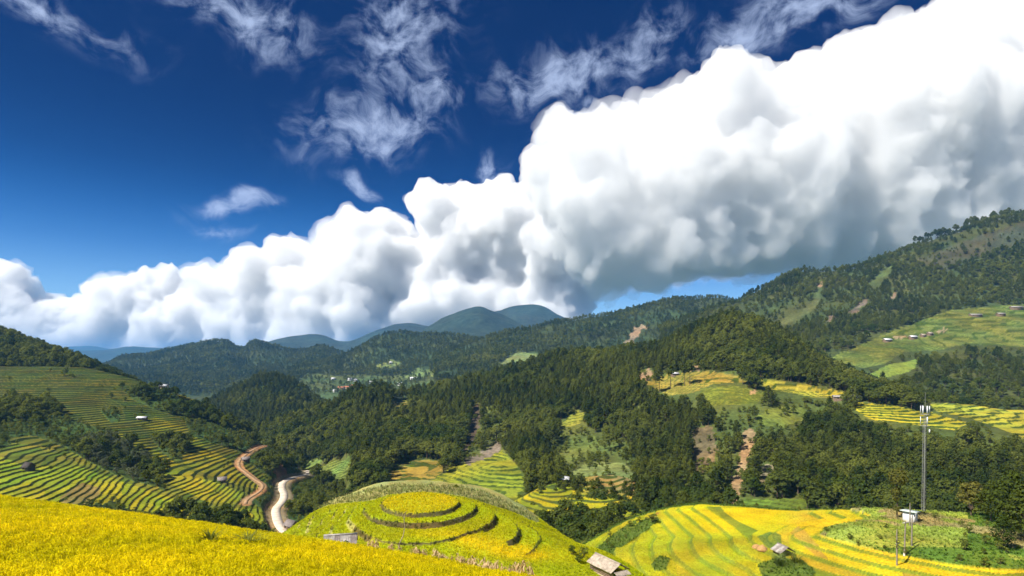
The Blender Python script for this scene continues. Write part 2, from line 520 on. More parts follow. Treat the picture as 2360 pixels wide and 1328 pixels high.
class Hill:
    """cols: {x_px: [(D, y_px), ...]} visible knots near to far; before/after add hidden knots as (dD, dZ) steps"""
    def __init__(self, cols, before=((60, -12),), after=((40, -15), (110, -45)), rough=0.0, rscale=60.0, seed=1, terrace=None):
        self.xs = sorted(cols)
        Ds, Zs = [], []
        for x in self.xs:
            kn = [(d, zof(y, d)) for d, y in cols[x]]
            d0, z0 = kn[0]; pre = []
            for dd, dz in before:
                d0, z0 = d0 - dd, z0 + dz; pre.insert(0, (d0, z0))
            d1, z1 = kn[-1]; post = []
            for dd, dz in after:
                d1, z1 = d1 + dd, z1 + dz; post.append((d1, z1))
            kn = pre + kn + post
            Ds.append([a for a, b in kn]); Zs.append([b for a, b in kn])
        self.D = np.array(Ds); self.Z = np.array(Zs)
        self.nb, self.na = len(before), len(after)
        self.rough, self.rscale, self.seed, self.terrace = rough, rscale, seed, terrace
        self.paths = []

    def knots(self, x):
        K = self.D.shape[1]
        return (np.stack([pchip(self.xs, self.D[:, k], x) for k in range(K)], 1), np.stack([pchip(self.xs, self.Z[:, k], x) for k in range(K)], 1))

    def raw(self, x, D):
        x = np.asarray(x, float).ravel(); D = np.asarray(D, float).ravel()
        XK, ZK = self.knots(x)
        z = pchip_rows(XK, ZK, D)
        if self.rough:
            X = (x - CX) / FPX * D
            n = fbm(X / self.rscale, D / self.rscale, 4, 0.5, self.seed)
            ridge = 0.5 - np.abs(fbm(X / (self.rscale * 1.7) + 9, D / (self.rscale * 2.6), 3, 0.5, self.seed + 5)) * 2
            z = z + self.rough * (n * 1.3 + (ridge - 0.3) * 0.8)
        return z

    def z(self, x, D):
        z = self.raw(x, D)
        if self.terrace is not None: z = self.terrace(np.asarray(x, float).ravel(), np.asarray(D, float).ravel(), z)[0]
        for P, wd, blend in self.paths:
            x_ = np.asarray(x, float).ravel(); D_ = np.asarray(D, float).ravel()
            dd, pz = path_dist((x_ - CX) / FPX * D_, D_, P)
            f = np.clip((dd - wd) / blend, 0, 1); f = f * f * (3 - 2 * f)
            z = z * f + (pz - 0.12) * (1 - f)
        return z

    def hit(self, x, y, far=True):
        """point of the hill seen in pixel (x, y): nearest one along the ray on the visible knots"""
        XK, ZK = self.knots(np.array([float(x)]))
        D = np.linspace(XK[0, self.nb], XK[0, -1 - self.na], 600)
        z = self.z(np.full(600, float(x)), D)
        yy = CY - z / D * FPX
        i = np.argmax(yy <= y) if (yy <= y).any() else 599
        return Vector(((x - CX) / FPX * D[i], D[i], CZ + z[i]))

    def at(self, x, D): return Vector(((x - CX) / FPX * D, D, CZ + float(self.z([x], [D])[0])))


def path_dist(X, Y, P):
    """distance in plan to a polyline P [(x,y,z)] and the height of the nearest point on it"""
    best = np.full(X.shape, 1e9); bz = np.zeros(X.shape)
    for a, b in zip(P[:-1], P[1:]):
        dx, dy = b[0] - a[0], b[1] - a[1]
        L = dx * dx + dy * dy + 1e-9
        t = np.clip(((X - a[0]) * dx + (Y - a[1]) * dy) / L, 0, 1)
        d = np.hypot(X - a[0] - t * dx, Y - a[1] - t * dy)
        c = d < best
        best = np.where(c, d, best); bz = np.where(c, a[2] + t * (b[2] - a[2]), bz)
    return best, bz


def step_z(z, h, w=0.2, tilt=0.12):
    """terraces: flat treads and steep banks; returns height, place across the terrace 0..1, level"""
    q = z / h; fl = np.floor(q); fr = q - fl
    s = np.clip((fr - (1 - w)) / w, 0, 1); s = s * s * (3 - 2 * s)
    return h * (fl + tilt * np.minimum(fr / (1 - w), 1) * (1 - s) + s), fr, fl


def grid_faces(nr, nc):
    i = np.arange((nr - 1) * nc).reshape(nr - 1, nc)[:, :-1].ravel()
    return np.stack((i, i + 1, i + nc + 1, i + nc), 1)


def set_cover(me, cover):
    a = me.attributes.new('cover', 'FLOAT_COLOR', 'POINT')
    c = np.ones((len(cover), 4), np.float32); c[:, :3] = cover
    a.data.foreach_set('color', c.ravel())


def split_levels(name, part, V, F, cover, level, mat, min_faces=40, **props):
    """one object for the land, one child for each terrace (faces of one level)"""
    root = None
    lv = level[F].max(axis=1)
    groups = [(-999, lv == -999)] + [(l, lv == l) for l in np.unique(lv) if l != -999]
    rest = groups[0][1].copy()
    keep = []
    for l, m in groups[1:]:
        if m.sum() < min_faces: rest |= m
        else: keep.append(m)
    if rest.sum() == 0: rest = keep.pop(0)
    for i, m in enumerate([rest] + keep):
        f = F[m]; u, inv = np.unique(f, return_inverse=True)
        me = mesh_from(name if i == 0 else part, V[u], inv.reshape(f.shape))
        set_cover(me, cover[u])
        if i == 0: root = link(name, me, mat, None, **props)
        else: link(part, me, mat, root)
    return root


def hill_mesh(hill, x0, x1, nx, rows):
    """vertices of a hill on a grid; rows = samples for each stretch between knots"""
    x = np.linspace(x0, x1, nx)
    XK, _ = hill.knots(x)
    Dl = []
    for k, n in enumerate(rows):
        t = np.linspace(0, 1, n, endpoint=(k == len(rows) - 1))
        Dl.append(XK[:, k][None, :] * (1 - t[:, None]) + XK[:, k + 1][None, :] * t[:, None])
    D = np.vstack(Dl); Xp = np.broadcast_to(x[None, :], D.shape)
    return Xp.ravel(), D.ravel(), D.shape


def verts_of(xp, D, z): return np.stack(((xp - CX) / FPX * D, D, CZ + z), 1)


def row_of(D, z): return CY - z / D * FPX


def zoom1(pts, s=2.115, ox=0, oy=700): return [(ox + a / s, oy + b / s) for a, b in pts]
# ------------------------------------------------------------------ the hills, read off the photograph column by column
rng = np.random.RandomState(7)

field_fg = Hill({-400: [(28, 1290), (80, 1090)], 0: [(28, 1328), (76, 1154)], 200: [(28, 1335), (73, 1182)], 400: [(28, 1345), (70, 1211)],
                 560: [(28, 1355), (68, 1233)], 700: [(28, 1370), (66, 1253)], 850: [(28, 1395), (63, 1281)], 1000: [(28, 1420), (59, 1303)],
                 1100: [(28, 1440), (55, 1321)], 1200: [(28, 1457), (50, 1339)], 1400: [(28, 1510), (44, 1390)], 1800: [(27, 1600), (38, 1500)],
                 2760: [(26, 1750), (34, 1650)]}, before=((22, 4.0), (26, 1.0)), after=((8, -5), (20, -13), (40, -24)), rough=0.5, rscale=14, seed=3)

left_hill = Hill({-400: [(195, 1125), (310, 960), (400, 860), (480, 790)], 0: [(205, 1154), (310, 1012), (400, 917), (480, 845)],
                  150: [(208, 1180), (310, 1030), (400, 922), (485, 846)], 300: [(215, 1206), (310, 1066), (395, 957), (470, 872)],
                  470: [(228, 1222), (315, 1088), (390, 1003), (455, 932)], 600: [(240, 1232), (320, 1128), (375, 1064), (430, 1022)],
                  660: [(250, 1240), (320, 1152), (370, 1100), (425, 1062)], 705: [(250, 1242), (320, 1162), (370, 1120), (425, 1088)],
                  760: [(250, 1245), (310, 1185), (350, 1150), (400, 1122)], 850: [(250, 1255), (300, 1208), (340, 1180), (380, 1155)]},
                 before=((50, -6), (60, -8)), after=((30, -12), (110, -45)), rough=3.0, rscale=55, seed=11)

forest_tl = Hill({-400: [(500, 790), (650, 705)], 0: [(500, 846), (620, 775)], 60: [(500, 848), (620, 796)], 120: [(500, 850), (615, 815)],
                  180: [(500, 855), (610, 836)], 240: [(500, 872), (600, 862)], 320: [(500, 905), (590, 900)]}, before=((30, -8),), rough=2, rscale=50, seed=21)

forest_mid = Hill({560: [(450, 1120), (500, 1075), (550, 1042), (600, 1020), (650, 1005)], 700: [(450, 1115), (500, 1062), (550, 1020), (600, 985), (650, 968)],
                   780: [(410, 1120), (455, 1062), (520, 1005), (580, 962), (645, 940)], 830: [(330, 1127), (420, 1048), (500, 990), (560, 945), (640, 914)],
                   880: [(325, 1132), (420, 1050), (500, 992), (565, 942), (650, 908)], 920: [(320, 1137), (420, 1052), (500, 994), (570, 948), (660, 920)],
                   1000: [(310, 1144), (420, 1054), (500, 995), (580, 943), (680, 909)], 1100: [(305, 1146), (410, 1054), (490, 988), (580, 923), (690, 877)],
                   1200: [(300, 1148), (390, 1060), (470, 988), (570, 908), (690, 848)], 1300: [(290, 1152), (370, 1072), (450, 992), (560, 898), (680, 826)],
                   1400: [(280, 1162), (350, 1077), (430, 988), (520, 893), (660, 821)], 1500: [(270, 1174), (330, 1087), (400, 985), (460, 880), (640, 815)],
                   1600: [(265, 1176), (325, 1082), (395, 970), (450, 878), (620, 770)], 1700: [(260, 1178), (320, 1077), (390, 955), (440, 884), (600, 742)],
                   1800: [(255, 1180), (315, 1082), (380, 970), (430, 895), (590, 776)], 1900: [(250, 1182), (310, 1087), (370, 985), (420, 907), (580, 838)],
                   2000: [(245, 1184), (300, 1087), (350, 992), (400, 927), (570, 892)], 2100: [(240, 1187), (290, 1087), (330, 1007), (370, 952), (480, 928)],
                   2200: [(235, 1189), (285, 1087), (320, 1002), (360, 967), (460, 938)], 2360: [(228, 1192), (278, 1087), (310, 1005), (350, 984), (450, 948)],
                   2760: [(228, 1192), (278, 1087), (310, 1005), (350, 984), (450, 948)]},
                  before=((30, -8), (60, -14)), after=((50, -22), (140, -55)), rough=9, rscale=85, seed=31)

mound_far = Hill({1120: [(215, 1268), (240, 1222), (256, 1190)], 1200: [(215, 1255), (245, 1195), (268, 1150)], 1275: [(215, 1245), (250, 1175), (285, 1117)],
                  1330: [(213, 1245), (252, 1172), (295, 1104)], 1400: [(210, 1245), (252, 1168), (302, 1095)], 1470: [(208, 1245), (250, 1180), (297, 1112)],
                  1550: [(206, 1255), (245, 1208), (282, 1174)]}, before=((20, -3), (40, -8)), after=((20, -5), (60, -16)), rough=1.6, rscale=26, seed=41)

forest_dome = Hill({420: [(520, 1065), (700, 1000), (850, 955)], 500: [(520, 1065), (700, 980), (880, 922)], 560: [(520, 1067), (700, 972), (890, 894)],
                    600: [(520, 1068), (700, 968), (895, 880)], 630: [(520, 1068), (700, 966), (900, 876)], 670: [(520, 1068), (700, 968), (895, 888)],
                    720: [(520, 1070), (700, 978), (890, 916)], 780: [(520, 1075), (700, 995), (880, 952)], 860: [(520, 1085), (700, 1030), (860, 990)]},
                   before=((30, -6),), after=((50, -20), (150, -50)), rough=10, rscale=90, seed=51)

mountain_r = Hill({1520: [(620, 905), (700, 870), (850, 825), (980, 790), (1150, 760)], 1680: [(600, 905), (700, 855), (850, 795), (960, 748), (1150, 703)],
                   1730: [(570, 912), (670, 857), (810, 798), (940, 738), (1135, 672)], 1790: [(540, 920), (640, 860), (770, 800), (920, 730), (1120, 645)],
                   1850: [(520, 925), (630, 860), (760, 795), (910, 722), (1110, 624)], 1940: [(500, 930), (620, 860), (750, 790), (900, 712), (1100, 618)],
                   2080: [(490, 935), (600, 862), (730, 785), (880, 700), (1100, 580)], 2220: [(480, 940), (580, 868), (700, 790), (860, 690), (1100, 540)],
                   2360: [(470, 945), (560, 875), (690, 790), (850, 690), (1100, 498)], 2760: [(460, 945), (550, 870), (680, 780), (850, 670), (1100, 430)]},
                  before=((40, -8), (40, -8)), after=((120, -40), (300, -140)), rough=16, rscale=150, seed=61)

ridge_r = Hill({1000: [(1150, 868), (1350, 842), (1550, 815)], 1080: [(1150, 864), (1350, 832), (1560, 793)], 1160: [(1150, 862), (1350, 822), (1600, 773)],
                1250: [(1150, 860), (1350, 812), (1600, 753)], 1330: [(1150, 860), (1350, 806), (1620, 738)], 1400: [(1150, 857), (1350, 798), (1620, 726)],
                1480: [(1150, 855), (1350, 790), (1620, 706)], 1560: [(1150, 853), (1350, 780), (1620, 690)], 1650: [(1150, 850), (1350, 775), (1600, 686)],
                1700: [(1150, 850), (1350, 777), (1580, 697)], 1780: [(1150, 852), (1350, 785), (1560, 725)]},
               before=((150, -20), (200, -60)), after=((100, -40), (250, -110)), rough=20, rscale=190, seed=71)

ridge_m = Hill({660: [(1180, 908), (1350, 882), (1500, 868), (1690, 850)], 780: [(1180, 908), (1350, 882), (1500, 855), (1720, 822)],
                830: [(1180, 908), (1350, 884), (1500, 850), (1750, 797)], 880: [(1180, 908), (1350, 884), (1500, 846), (1760, 774)],
                920: [(1180, 908), (1350, 884), (1500, 846), (1760, 768)], 960: [(1180, 906), (1350, 884), (1500, 848), (1760, 772)],
                1040: [(1180, 904), (1350, 880), (1500, 848), (1760, 778)], 1100: [(1180, 902), (1350, 876), (1500, 848), (1750, 788)],
                1160: [(1180, 900), (1350, 872), (1500, 848), (1730, 802)], 1240: [(1180, 898), (1350, 868), (1500, 852), (1700, 828)],
                1320: [(1180, 896), (1350, 872), (1500, 862), (1680, 850)]}, before=((150, -25), (200, -60)), after=((120, -40), (250, -100)), rough=20, rscale=200, seed=81)

ridge_l = Hill({120: [(1300, 905), (1750, 872), (2050, 860)], 200: [(1300, 905), (1750, 868), (2080, 850)], 240: [(1300, 905), (1750, 866), (2100, 842)],
                285: [(1300, 905), (1750, 860), (2100, 824)], 350: [(1300, 905), (1750, 855), (2100, 818)], 440: [(1300, 905), (1750, 850), (2100, 805)],
                480: [(1300, 905), (1750, 848), (2100, 795)], 520: [(1300, 905), (1750, 846), (2100, 790)], 555: [(1300, 905), (1750, 846), (2100, 805)],
                590: [(1300, 905), (1750, 846), (2100, 790)], 640: [(1300, 905), (1750, 848), (2100, 801)], 700: [(1300, 905), (1750, 850), (2100, 808)],
                740: [(1300, 905), (1750, 852), (2100, 803)], 785: [(1300, 905), (1750, 856), (2100, 820)], 860: [(1300, 905), (1750, 864), (2050, 845)]},
               before=((80, -8),), after=((120, -40), (250, -100)), rough=26, rscale=230, seed=91)


def far_ridge(D, pts, rough, seed):
    return Hill({x: [(D * 0.62, 868), (D * 0.82, y + (868 - y) * 0.45), (D, y)] for x, y in pts}, before=((D * 0.04, -25),),
                after=((D * 0.04, -0.01 * D), (D * 0.1, -0.04 * D)), rough=rough, rscale=D * 0.085, seed=seed)


blue_back = far_ridge(4400, [(540, 830), (620, 790), (680, 778), (740, 774), (790, 785), (860, 767), (940, 749), (1000, 757), (1080, 735), (1150, 716), (1200, 704),
                             (1240, 706), (1280, 722), (1320, 737), (1400, 762), (1520, 800)], 50, 101)
blue_front = far_ridge(3300, [(880, 825), (960, 772), (1000, 749), (1050, 731), (1105, 717), (1140, 727), (1200, 750), (1250, 768), (1330, 800)], 45, 111)
blue_far = far_ridge(7000, [(60, 822), (120, 815), (165, 810), (220, 806), (260, 803), (300, 798), (350, 801), (400, 803), (440, 801), (480, 806), (540, 800), (600, 806), (720, 822)], 40, 121)
blue_faint = far_ridge(10500, [(0, 818), (60, 813), (130, 804), (160, 799), (200, 797), (250, 804), (320, 814), (420, 820)], 40, 131)

# right: a flat topped rice hill whose terraces step down to the left, and a grassy knoll behind its right part
YC_R = ([1300, 1380, 1420, 1450, 1500, 1550, 1620, 1700, 1800, 1900, 2000, 2100, 2200, 2360, 2760], [1290, 1242, 1222, 1204, 1188, 1176, 1169, 1172, 1181, 1182, 1184, 1186, 1190, 1198, 1210])
GRASS_R = [(1888, 1244), (1915, 1226), (1990, 1212), (2010, 1200), (1985, 1190), (1960, 1181), (2760, 1170), (2760, 1328), (2300, 1330), (2200, 1318), (2120, 1303), (2050, 1290), (1985, 1274), (1930, 1258)]
GRASS_PLAN = [((x - CX) / FPX * 37.5 * FPX / (y - CY), 37.5 * FPX / (y - CY)) for x, y in GRASS_R]


def right_height(X, D):
    zA = -38.6 + 0.17 * np.minimum(X - 52, 0) + 0.02 * np.clip(X - 52, 0, 40) + 0.5 * fbm(X / 16, D / 30, 2, 0.5, 143)
    d = poly_dist(X, D, GRASS_PLAN); ins = in_poly(X, D, GRASS_PLAN)
    zB = -36.5 - 0.15 * d
    zg = -36.1 + 1.3 * np.clip(d / 5, 0, 1) + 0.5 * fbm(X / 8, D / 8, 3, 0.5, 144)
    return np.where(ins, zg, np.maximum(zA, zB)), ins


def right_crest(x):
    D = np.full(np.shape(x), 145.0); yc = pchip(*YC_R, x)
    for _ in range(12):
        z, _i = right_height((x - CX) / FPX * D, D)
        D = 0.5 * D + 0.5 * np.clip(-z * FPX / (yc - CY), 110, 175)
    return D


class RightHill(Hill):
    def raw(self, x, D):
        x = np.asarray(x, float).ravel(); D = np.asarray(D, float).ravel()
        z, ins = right_height((x - CX) / FPX * D, D)
        return z - 0.022 * np.maximum(D - pchip(self.cx, self.cd, x), 0) ** 2


_cx = np.arange(1280.0, 2781.0, 20.0); _cd = right_crest(_cx)
for _ in range(3): _cd[1:-1] = 0.25 * _cd[:-2] + 0.5 * _cd[1:-1] + 0.25 * _cd[2:]
field_r = RightHill({float(x): [(92.0, 1330), (float(d) * 0.62 + 35, 1250), (float(d), 1190)] for x, d in zip(_cx[1::3], _cd[1::3])}, before=((22, 0), (25, 0)), after=((16, -7), (36, -30)), seed=141)
field_r.cx, field_r.cd = _cx, _cd

# the rounded rice mound in the middle: heights over plan coordinates
MX, MY, MZ = (968 - CX) / FPX * 99.0, 99.0, -24.0


class Mound:
    TH = [0, 20, 50, 80, 110, 140, 180, 215, 250, 275, 300, 335, 360]
    SL = [0.35, 0.44, 0.30, 0.11, 0.09, 0.28, 0.44, 0.36, 0.20, 0.15, 0.19, 0.25, 0.35]

    def raw(self, X, Y):
        dx, dy = X - MX, Y - MY
        th = np.degrees(np.arctan2(dy, dx)) % 360
        rho = np.hypot(dx, dy) * (1 + 0.12 * fbm(X / 9, Y / 9, 2, 0.5, 5) + 0.045 * fbm(X / 2.2, Y / 2.2, 2, 0.5, 6) + 0.06 * np.sin(np.radians(th * 2 + 40)))
        s = pchip(self.TH, self.SL, th)
        drop = np.clip((rho - 6.6) / 2.9, -0.5, 1) + np.maximum(rho - 9.5, 0) * s
        far = np.maximum(rho - 27, 0)
        k = pchip([0, 60, 100, 140, 190, 230, 270, 310, 360], [0.010, 0.02, 0.03, 0.03, 0.02, 0.006, 0.0, 0.002, 0.010], th)
        drop = drop + far * far * k
        drop = drop + 0.35 * fbm(X / 10, Y / 10, 2, 0.5, 9) * np.clip((rho - 10) / 6, 0, 1)
        return drop, rho, th

    def full(self, X, Y):
        drop, rho, th = self.raw(X, Y)
        zt, fr, fl = step_z(-drop, 1.0, np.where(drop < 2.05, 0.13, np.where((th > 138) & (th < 226), 0.24, 0.16)), 0.08)
        on = np.clip((th - 140) / 12, 0, 1) * np.clip((262 - th) / 20, 0, 1) + np.clip((th - 312) / 12, 0, 1) + np.clip((28 - th) / 16, 0, 1)
        on = np.where(drop < 2.05, 1.0, on * np.clip((30 - rho) / 6, 0, 1) * np.where(th > 270, drop < 4.05, 1.0) * np.where(th < 90, drop < 4.05, 1.0))
        # behind, the maize slope runs up to the second terrace without steps
        back = np.clip((th - 30) / 14, 0, 1) * np.clip((150 - th) / 14, 0, 1) * np.clip((rho - 9.2) / 0.8, 0, 1)
        on = np.clip(on * (1 - back), 0, 1)
        z = MZ + zt * on + (-np.maximum(drop, 0) - 0.35 * (drop > 1)) * (1 - on)
        z = np.where(z > MZ - 2, MZ + (z - MZ) * 0.72, z + 0.56)
        return z, drop, rho, th, fr, fl, on

    def z(self, x, D):
        x = np.asarray(x, float).ravel(); D = np.asarray(D, float).ravel()
        return self.full((x - CX) / FPX * D, D)[0]

    def at(self, x, D): return Vector(((x - CX) / FPX * D, D, CZ + float(self.z([x], [D])[0])))

    def hit(self, x, y):
        D = np.linspace(66, 130, 800); z = self.z(np.full(800, float(x)), D)
        yy = CY - z / D * FPX
        i = np.argmax(yy <= y) if (yy <= y).any() else 799
        return Vector(((x - CX) / FPX * D[i], D[i], CZ + z[i]))


mound = Mound()

# ---- roads first, so that the hillside is cut level under them
road_px = zoom1([(1395, 1120), (1362, 1078), (1346, 1030), (1345, 1000), (1378, 960), (1384, 930), (1372, 895), (1380, 868), (1420, 850), (1470, 838), (1510, 826), (1512, 815), (1490, 806)])
track_px = zoom1([(1196, 978), (1204, 955), (1245, 930), (1275, 908), (1278, 888), (1240, 855), (1200, 822), (1168, 795), (1166, 768), (1200, 735), (1240, 708), (1290, 672)])


def smooth_path(pts, n=60, it=3):
    P = np.array([p[:] for p in pts])
    L = np.concatenate(([0], np.cumsum(np.hypot(*np.diff(P[:, :2], axis=0).T))))
    s = np.linspace(0, L[-1], n)
    Q = np.stack([pchip(L, P[:, i], s) for i in range(3)], 1)
    for _ in range(it * 6):
        Q[1:-1, 2] = 0.25 * Q[:-2, 2] + 0.5 * Q[1:-1, 2] + 0.25 * Q[2:, 2]
    return Q


ROAD = smooth_path([left_hill.hit(x, y) for x, y in road_px]); TRACK = smooth_path([left_hill.hit(x, y) for x, y in track_px])
ROAD_REL = ROAD - [0, 0, CZ]; TRACK_REL = TRACK - [0, 0, CZ]

# ---- plots and slopes of the left hillside, in photo pixels
LB = [zoom1(p) for p in (
    [(-900, 470), (0, 470), (60, 440), (150, 480), (260, 500), (330, 560), (480, 610), (560, 640), (640, 690), (700, 740), (800, 800), (800, 905), (680, 870), (560, 830), (430, 770), (360, 720), (270, 680), (150, 640), (60, 650), (0, 700), (-900, 740)],
    [(600, 425), (700, 400), (850, 430), (900, 500), (1000, 480), (1060, 490), (1200, 580), (1290, 660), (1190, 735), (1150, 715), (1050, 680), (920, 640), (900, 560), (760, 520), (650, 470)],
    [(1290, 680), (1400, 700), (1490, 790), (1490, 830), (1370, 850), (1290, 830), (1235, 790), (1215, 750)],
    [(740, 660), (830, 640), (920, 700), (880, 770), (800, 735)],
    [(1290, 985), (1330, 1090), (1330, 990), (1365, 930), (1355, 880), (1300, 855), (1285, 890), (1292, 920), (1230, 960), (1235, 985)],
    [(400, 985), (560, 960), (620, 1000), (700, 1030), (860, 1050), (1000, 1060), (1200, 1080), (1330, 1090), (1420, 1140), (1300, 1200), (300, 1100)],
    [(1400, 870), (1540, 825), (1700, 790), (1900, 860), (1900, 1150), (1440, 1080), (1405, 1050), (1400, 990), (1420, 940)],
    [(-400, 640), (0, 600), (60, 640), (40, 700), (-400, 720)], [(490, 520), (560, 510), (600, 560), (540, 580)], [(-900, 250), (0, 250), (-20, 292), (-900, 300)])]
LBROWN = zoom1([(290, 940), (400, 868), (490, 898), (485, 930), (425, 978), (300, 978)])
LLIME = zoom1([(-500, 760), (0, 740), (120, 790), (380, 790), (560, 850), (760, 920), (1000, 990), (1300, 1000), (1300, 1100), (600, 1050), (0, 960), (-500, 950)])
LSPUR = zoom1([(540, 620), (640, 640), (900, 800), (1190, 930), (1190, 980), (1000, 960), (800, 860), (700, 740)])
LSPUR2 = zoom1([(630, 580), (760, 550), (900, 600), (1000, 690), (1160, 790), (1200, 850), (1270, 880), (1250, 900), (1080, 860), (900, 780), (850, 650)])
LRED = zoom1([(1300, 715), (1330, 720), (1390, 800), (1395, 845), (1350, 850), (1330, 790)])


def bush_mask_left(xp, yp):
    j = 7 * fbm(xp / 14, yp / 14, 3, 0.6, 301)
    m = np.zeros(xp.shape, bool)
    for p in LB: m |= in_poly(xp + j * 2, yp + j * 2, p)
    return m


def left_terrace(x, D, z):
    X = (x - CX) / FPX * D
    zq = z + 0.9 * fbm(X / 30, D / 30, 3, 0.5, 77)
    yp = row_of(D, z)
    low = in_poly(x, yp, LLIME)
    h = np.where(D < 300, 0.72, 1.05)
    zt, fr, fl = step_z(zq, h, np.where(D < 300, 0.25, 0.32), 0.10)
    pass
    b = bush_mask_left(x, yp)
    return np.where(b, z, zt), fr, np.where(b, -999, fl), b


def cut_levels(fl):
    return fl


left_hill.terrace = left_terrace
left_hill.paths = [(ROAD_REL, 3.0, 4.0), (TRACK_REL, 1.4, 2.5)]


def mixc(a, b, f): return a * (1 - f[:, None]) + b * f[:, None]


def lev_rand(fl, xcell, seed): return _hash(fl, xcell, np.zeros_like(fl), seed)


def build_left():
    xp, D, sh = hill_mesh(left_hill, -300, 850, 430, (16, 24, 190, 180, 150, 16, 8))
    zr = left_hill.raw(xp, D)
    zt, fr, fl, b = left_terrace(xp, D, zr)
    z = left_hill.z(xp, D)
    X = (xp - CX) / FPX * D; yp = row_of(D, zr)
    n = len(xp); c = np.zeros((n, 3))
    cell = np.floor((xp + 40 * fbm(xp / 80, yp / 30, 2, 0.5, 8)) / 95)
    r = lev_rand(fl, cell, 5); r2 = lev_rand(fl, cell, 15)
    base = mixc(np.array([0.12, 0.14, 0.014]), np.array([0.23, 0.20, 0.02]), r)
    base = np.where((r2 > 0.8)[:, None], np.array([0.10, 0.135, 0.012]), base)
    lime = mixc(np.array(RGREEN), np.array([0.36, 0.32, 0.012]), r)
    sp = in_poly(xp, yp, LSPUR) | in_poly(xp, yp, LSPUR2)
    base = np.where(sp[:, None], mixc(np.array([0.20, 0.22, 0.012]), np.array([0.40, 0.31, 0.01]), r), base)
    base = np.where(in_poly(xp, yp, LLIME)[:, None], lime, base)
    base = np.where(in_poly(xp, yp, LBROWN)[:, None], np.array([0.26, 0.19, 0.05]) * (0.8 + 0.4 * r[:, None]), base)
    c[:] = base
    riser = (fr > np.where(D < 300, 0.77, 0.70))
    c = c * np.where(D < 300, 0.9, 0.62)[:, None]  # cloud shadow on the upper treads, put into their colour
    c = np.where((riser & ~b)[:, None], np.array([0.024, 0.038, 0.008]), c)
    c = np.where(b[:, None], np.array(BUSH) * (0.7 + 0.9 * (fbm(X / 5, D / 5, 3, 0.5, 2)[:, None] + 0.5)), c)
    c = np.where(in_poly(xp + 12 * fbm(xp / 9, yp / 9, 2, .5, 3), yp, LRED)[:, None], np.array(SOIL) * 0.55, c)
    dr, _ = path_dist(X, D, ROAD_REL); dt, _ = path_dist(X, D, TRACK_REL)
    c = np.where((dr < 5.2)[:, None], np.array([0.24, 0.17, 0.09]), c); c = np.where((dt < 2.6)[:, None], np.array(DIRT) * 0.8, c)
    fl = np.where((dr < 5) | (dt < 3), -999, fl)
    yv = row_of(D, z)
    fl = np.where(fl == -999, -999, np.floor(fl / 1))
    m = mat_ground('hillside_cover', 0.9, 14, 0.25)
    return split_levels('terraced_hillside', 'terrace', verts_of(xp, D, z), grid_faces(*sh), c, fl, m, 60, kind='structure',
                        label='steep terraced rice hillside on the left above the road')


def build_plain(hill, name, label, x0, x1, nx, rows, cover_fn, mat, **kw):
    xp, D, sh = hill_mesh(hill, x0, x1, nx, rows)
    z = hill.z(xp, D)
    c = cover_fn(xp, D, z)
    me = mesh_from(name, verts_of(xp, D, z), grid_faces(*sh))
    set_cover(me, c)
    return link(name, me, mat, None, kind='structure', label=label, **kw)


# ---- plots on the wooded hills, photo pixels: (polygon, cover, terrace step or 0)
MID_PLOTS = [
    ([(885, 1118), (908, 1072), (950, 1060), (1022, 1062), (1018, 1088), (985, 1112), (960, 1125)], OCHRE, 0.9),
    ([(972, 1122), (1040, 1078), (1090, 1058), (1150, 1035), (1172, 1050), (1200, 1085), (1215, 1125), (1190, 1150), (1020, 1140)], (0.25, 0.26, 0.02), 0.85),
    ([(735, 1078), (770, 1060), (815, 1062), (810, 1090), (790, 1110), (745, 1110)], MEADOW, 0.9),
    ([(1488, 884), (1510, 868), (1560, 858), (1640, 856), (1700, 866), (1720, 880), (1640, 885), (1600, 905), (1540, 912)], OCHRE, 1.2),
    ([(1615, 898), (1690, 888), (1760, 905), (1745, 930), (1640, 935)], (0.14, 0.155, 0.02), 1.0),
    ([(1730, 872), (1850, 885), (1950, 905), (1968, 918), (1880, 916), (1780, 898)], (0.32, 0.27, 0.03), 1.2),
    ([(1960, 926), (2060, 935), (2150, 952), (2230, 975), (2200, 992), (2100, 978), (2010, 968), (1975, 948)], (0.42, 0.33, 0.02), 1.2),
    ([(2140, 930), (2360, 930), (2760, 935), (2760, 1000), (2360, 1010), (2310, 990), (2250, 968), (2160, 948)], (0.36, 0.33, 0.03), 1.2),
    ([(1288, 978), (1328, 946), (1346, 950), (1342, 976), (1310, 984)], (0.22, 0.22, 0.03), 0.9),
    ([(1740, 960), (1790, 935), (1850, 940), (1870, 965), (1800, 985), (1750, 980)], (0.15, 0.17, 0.03), 0),
    ([(1290, 1050), (1320, 1015), (1370, 1005), (1400, 1030), (1350, 1050), (1300, 1075)], (0.12, 0.14, 0.03), 0),
    ([(1310, 1090), (1360, 1064), (1440, 1068), (1468, 1106), (1400, 1104), (1330, 1098)], (0.17, 0.20, 0.06), 0),
    ([(898, 925), (945, 921), (943, 934), (905, 938)], OCHRE, 1.2),
    ([(1690, 1150), (1850, 1150), (1900, 1172), (1700, 1172)], (0.10, 0.15, 0.02), 1.0),
    ([(700, 1062), (740, 1060), (735, 1100), (705, 1090)], MEADOW, 0),
]
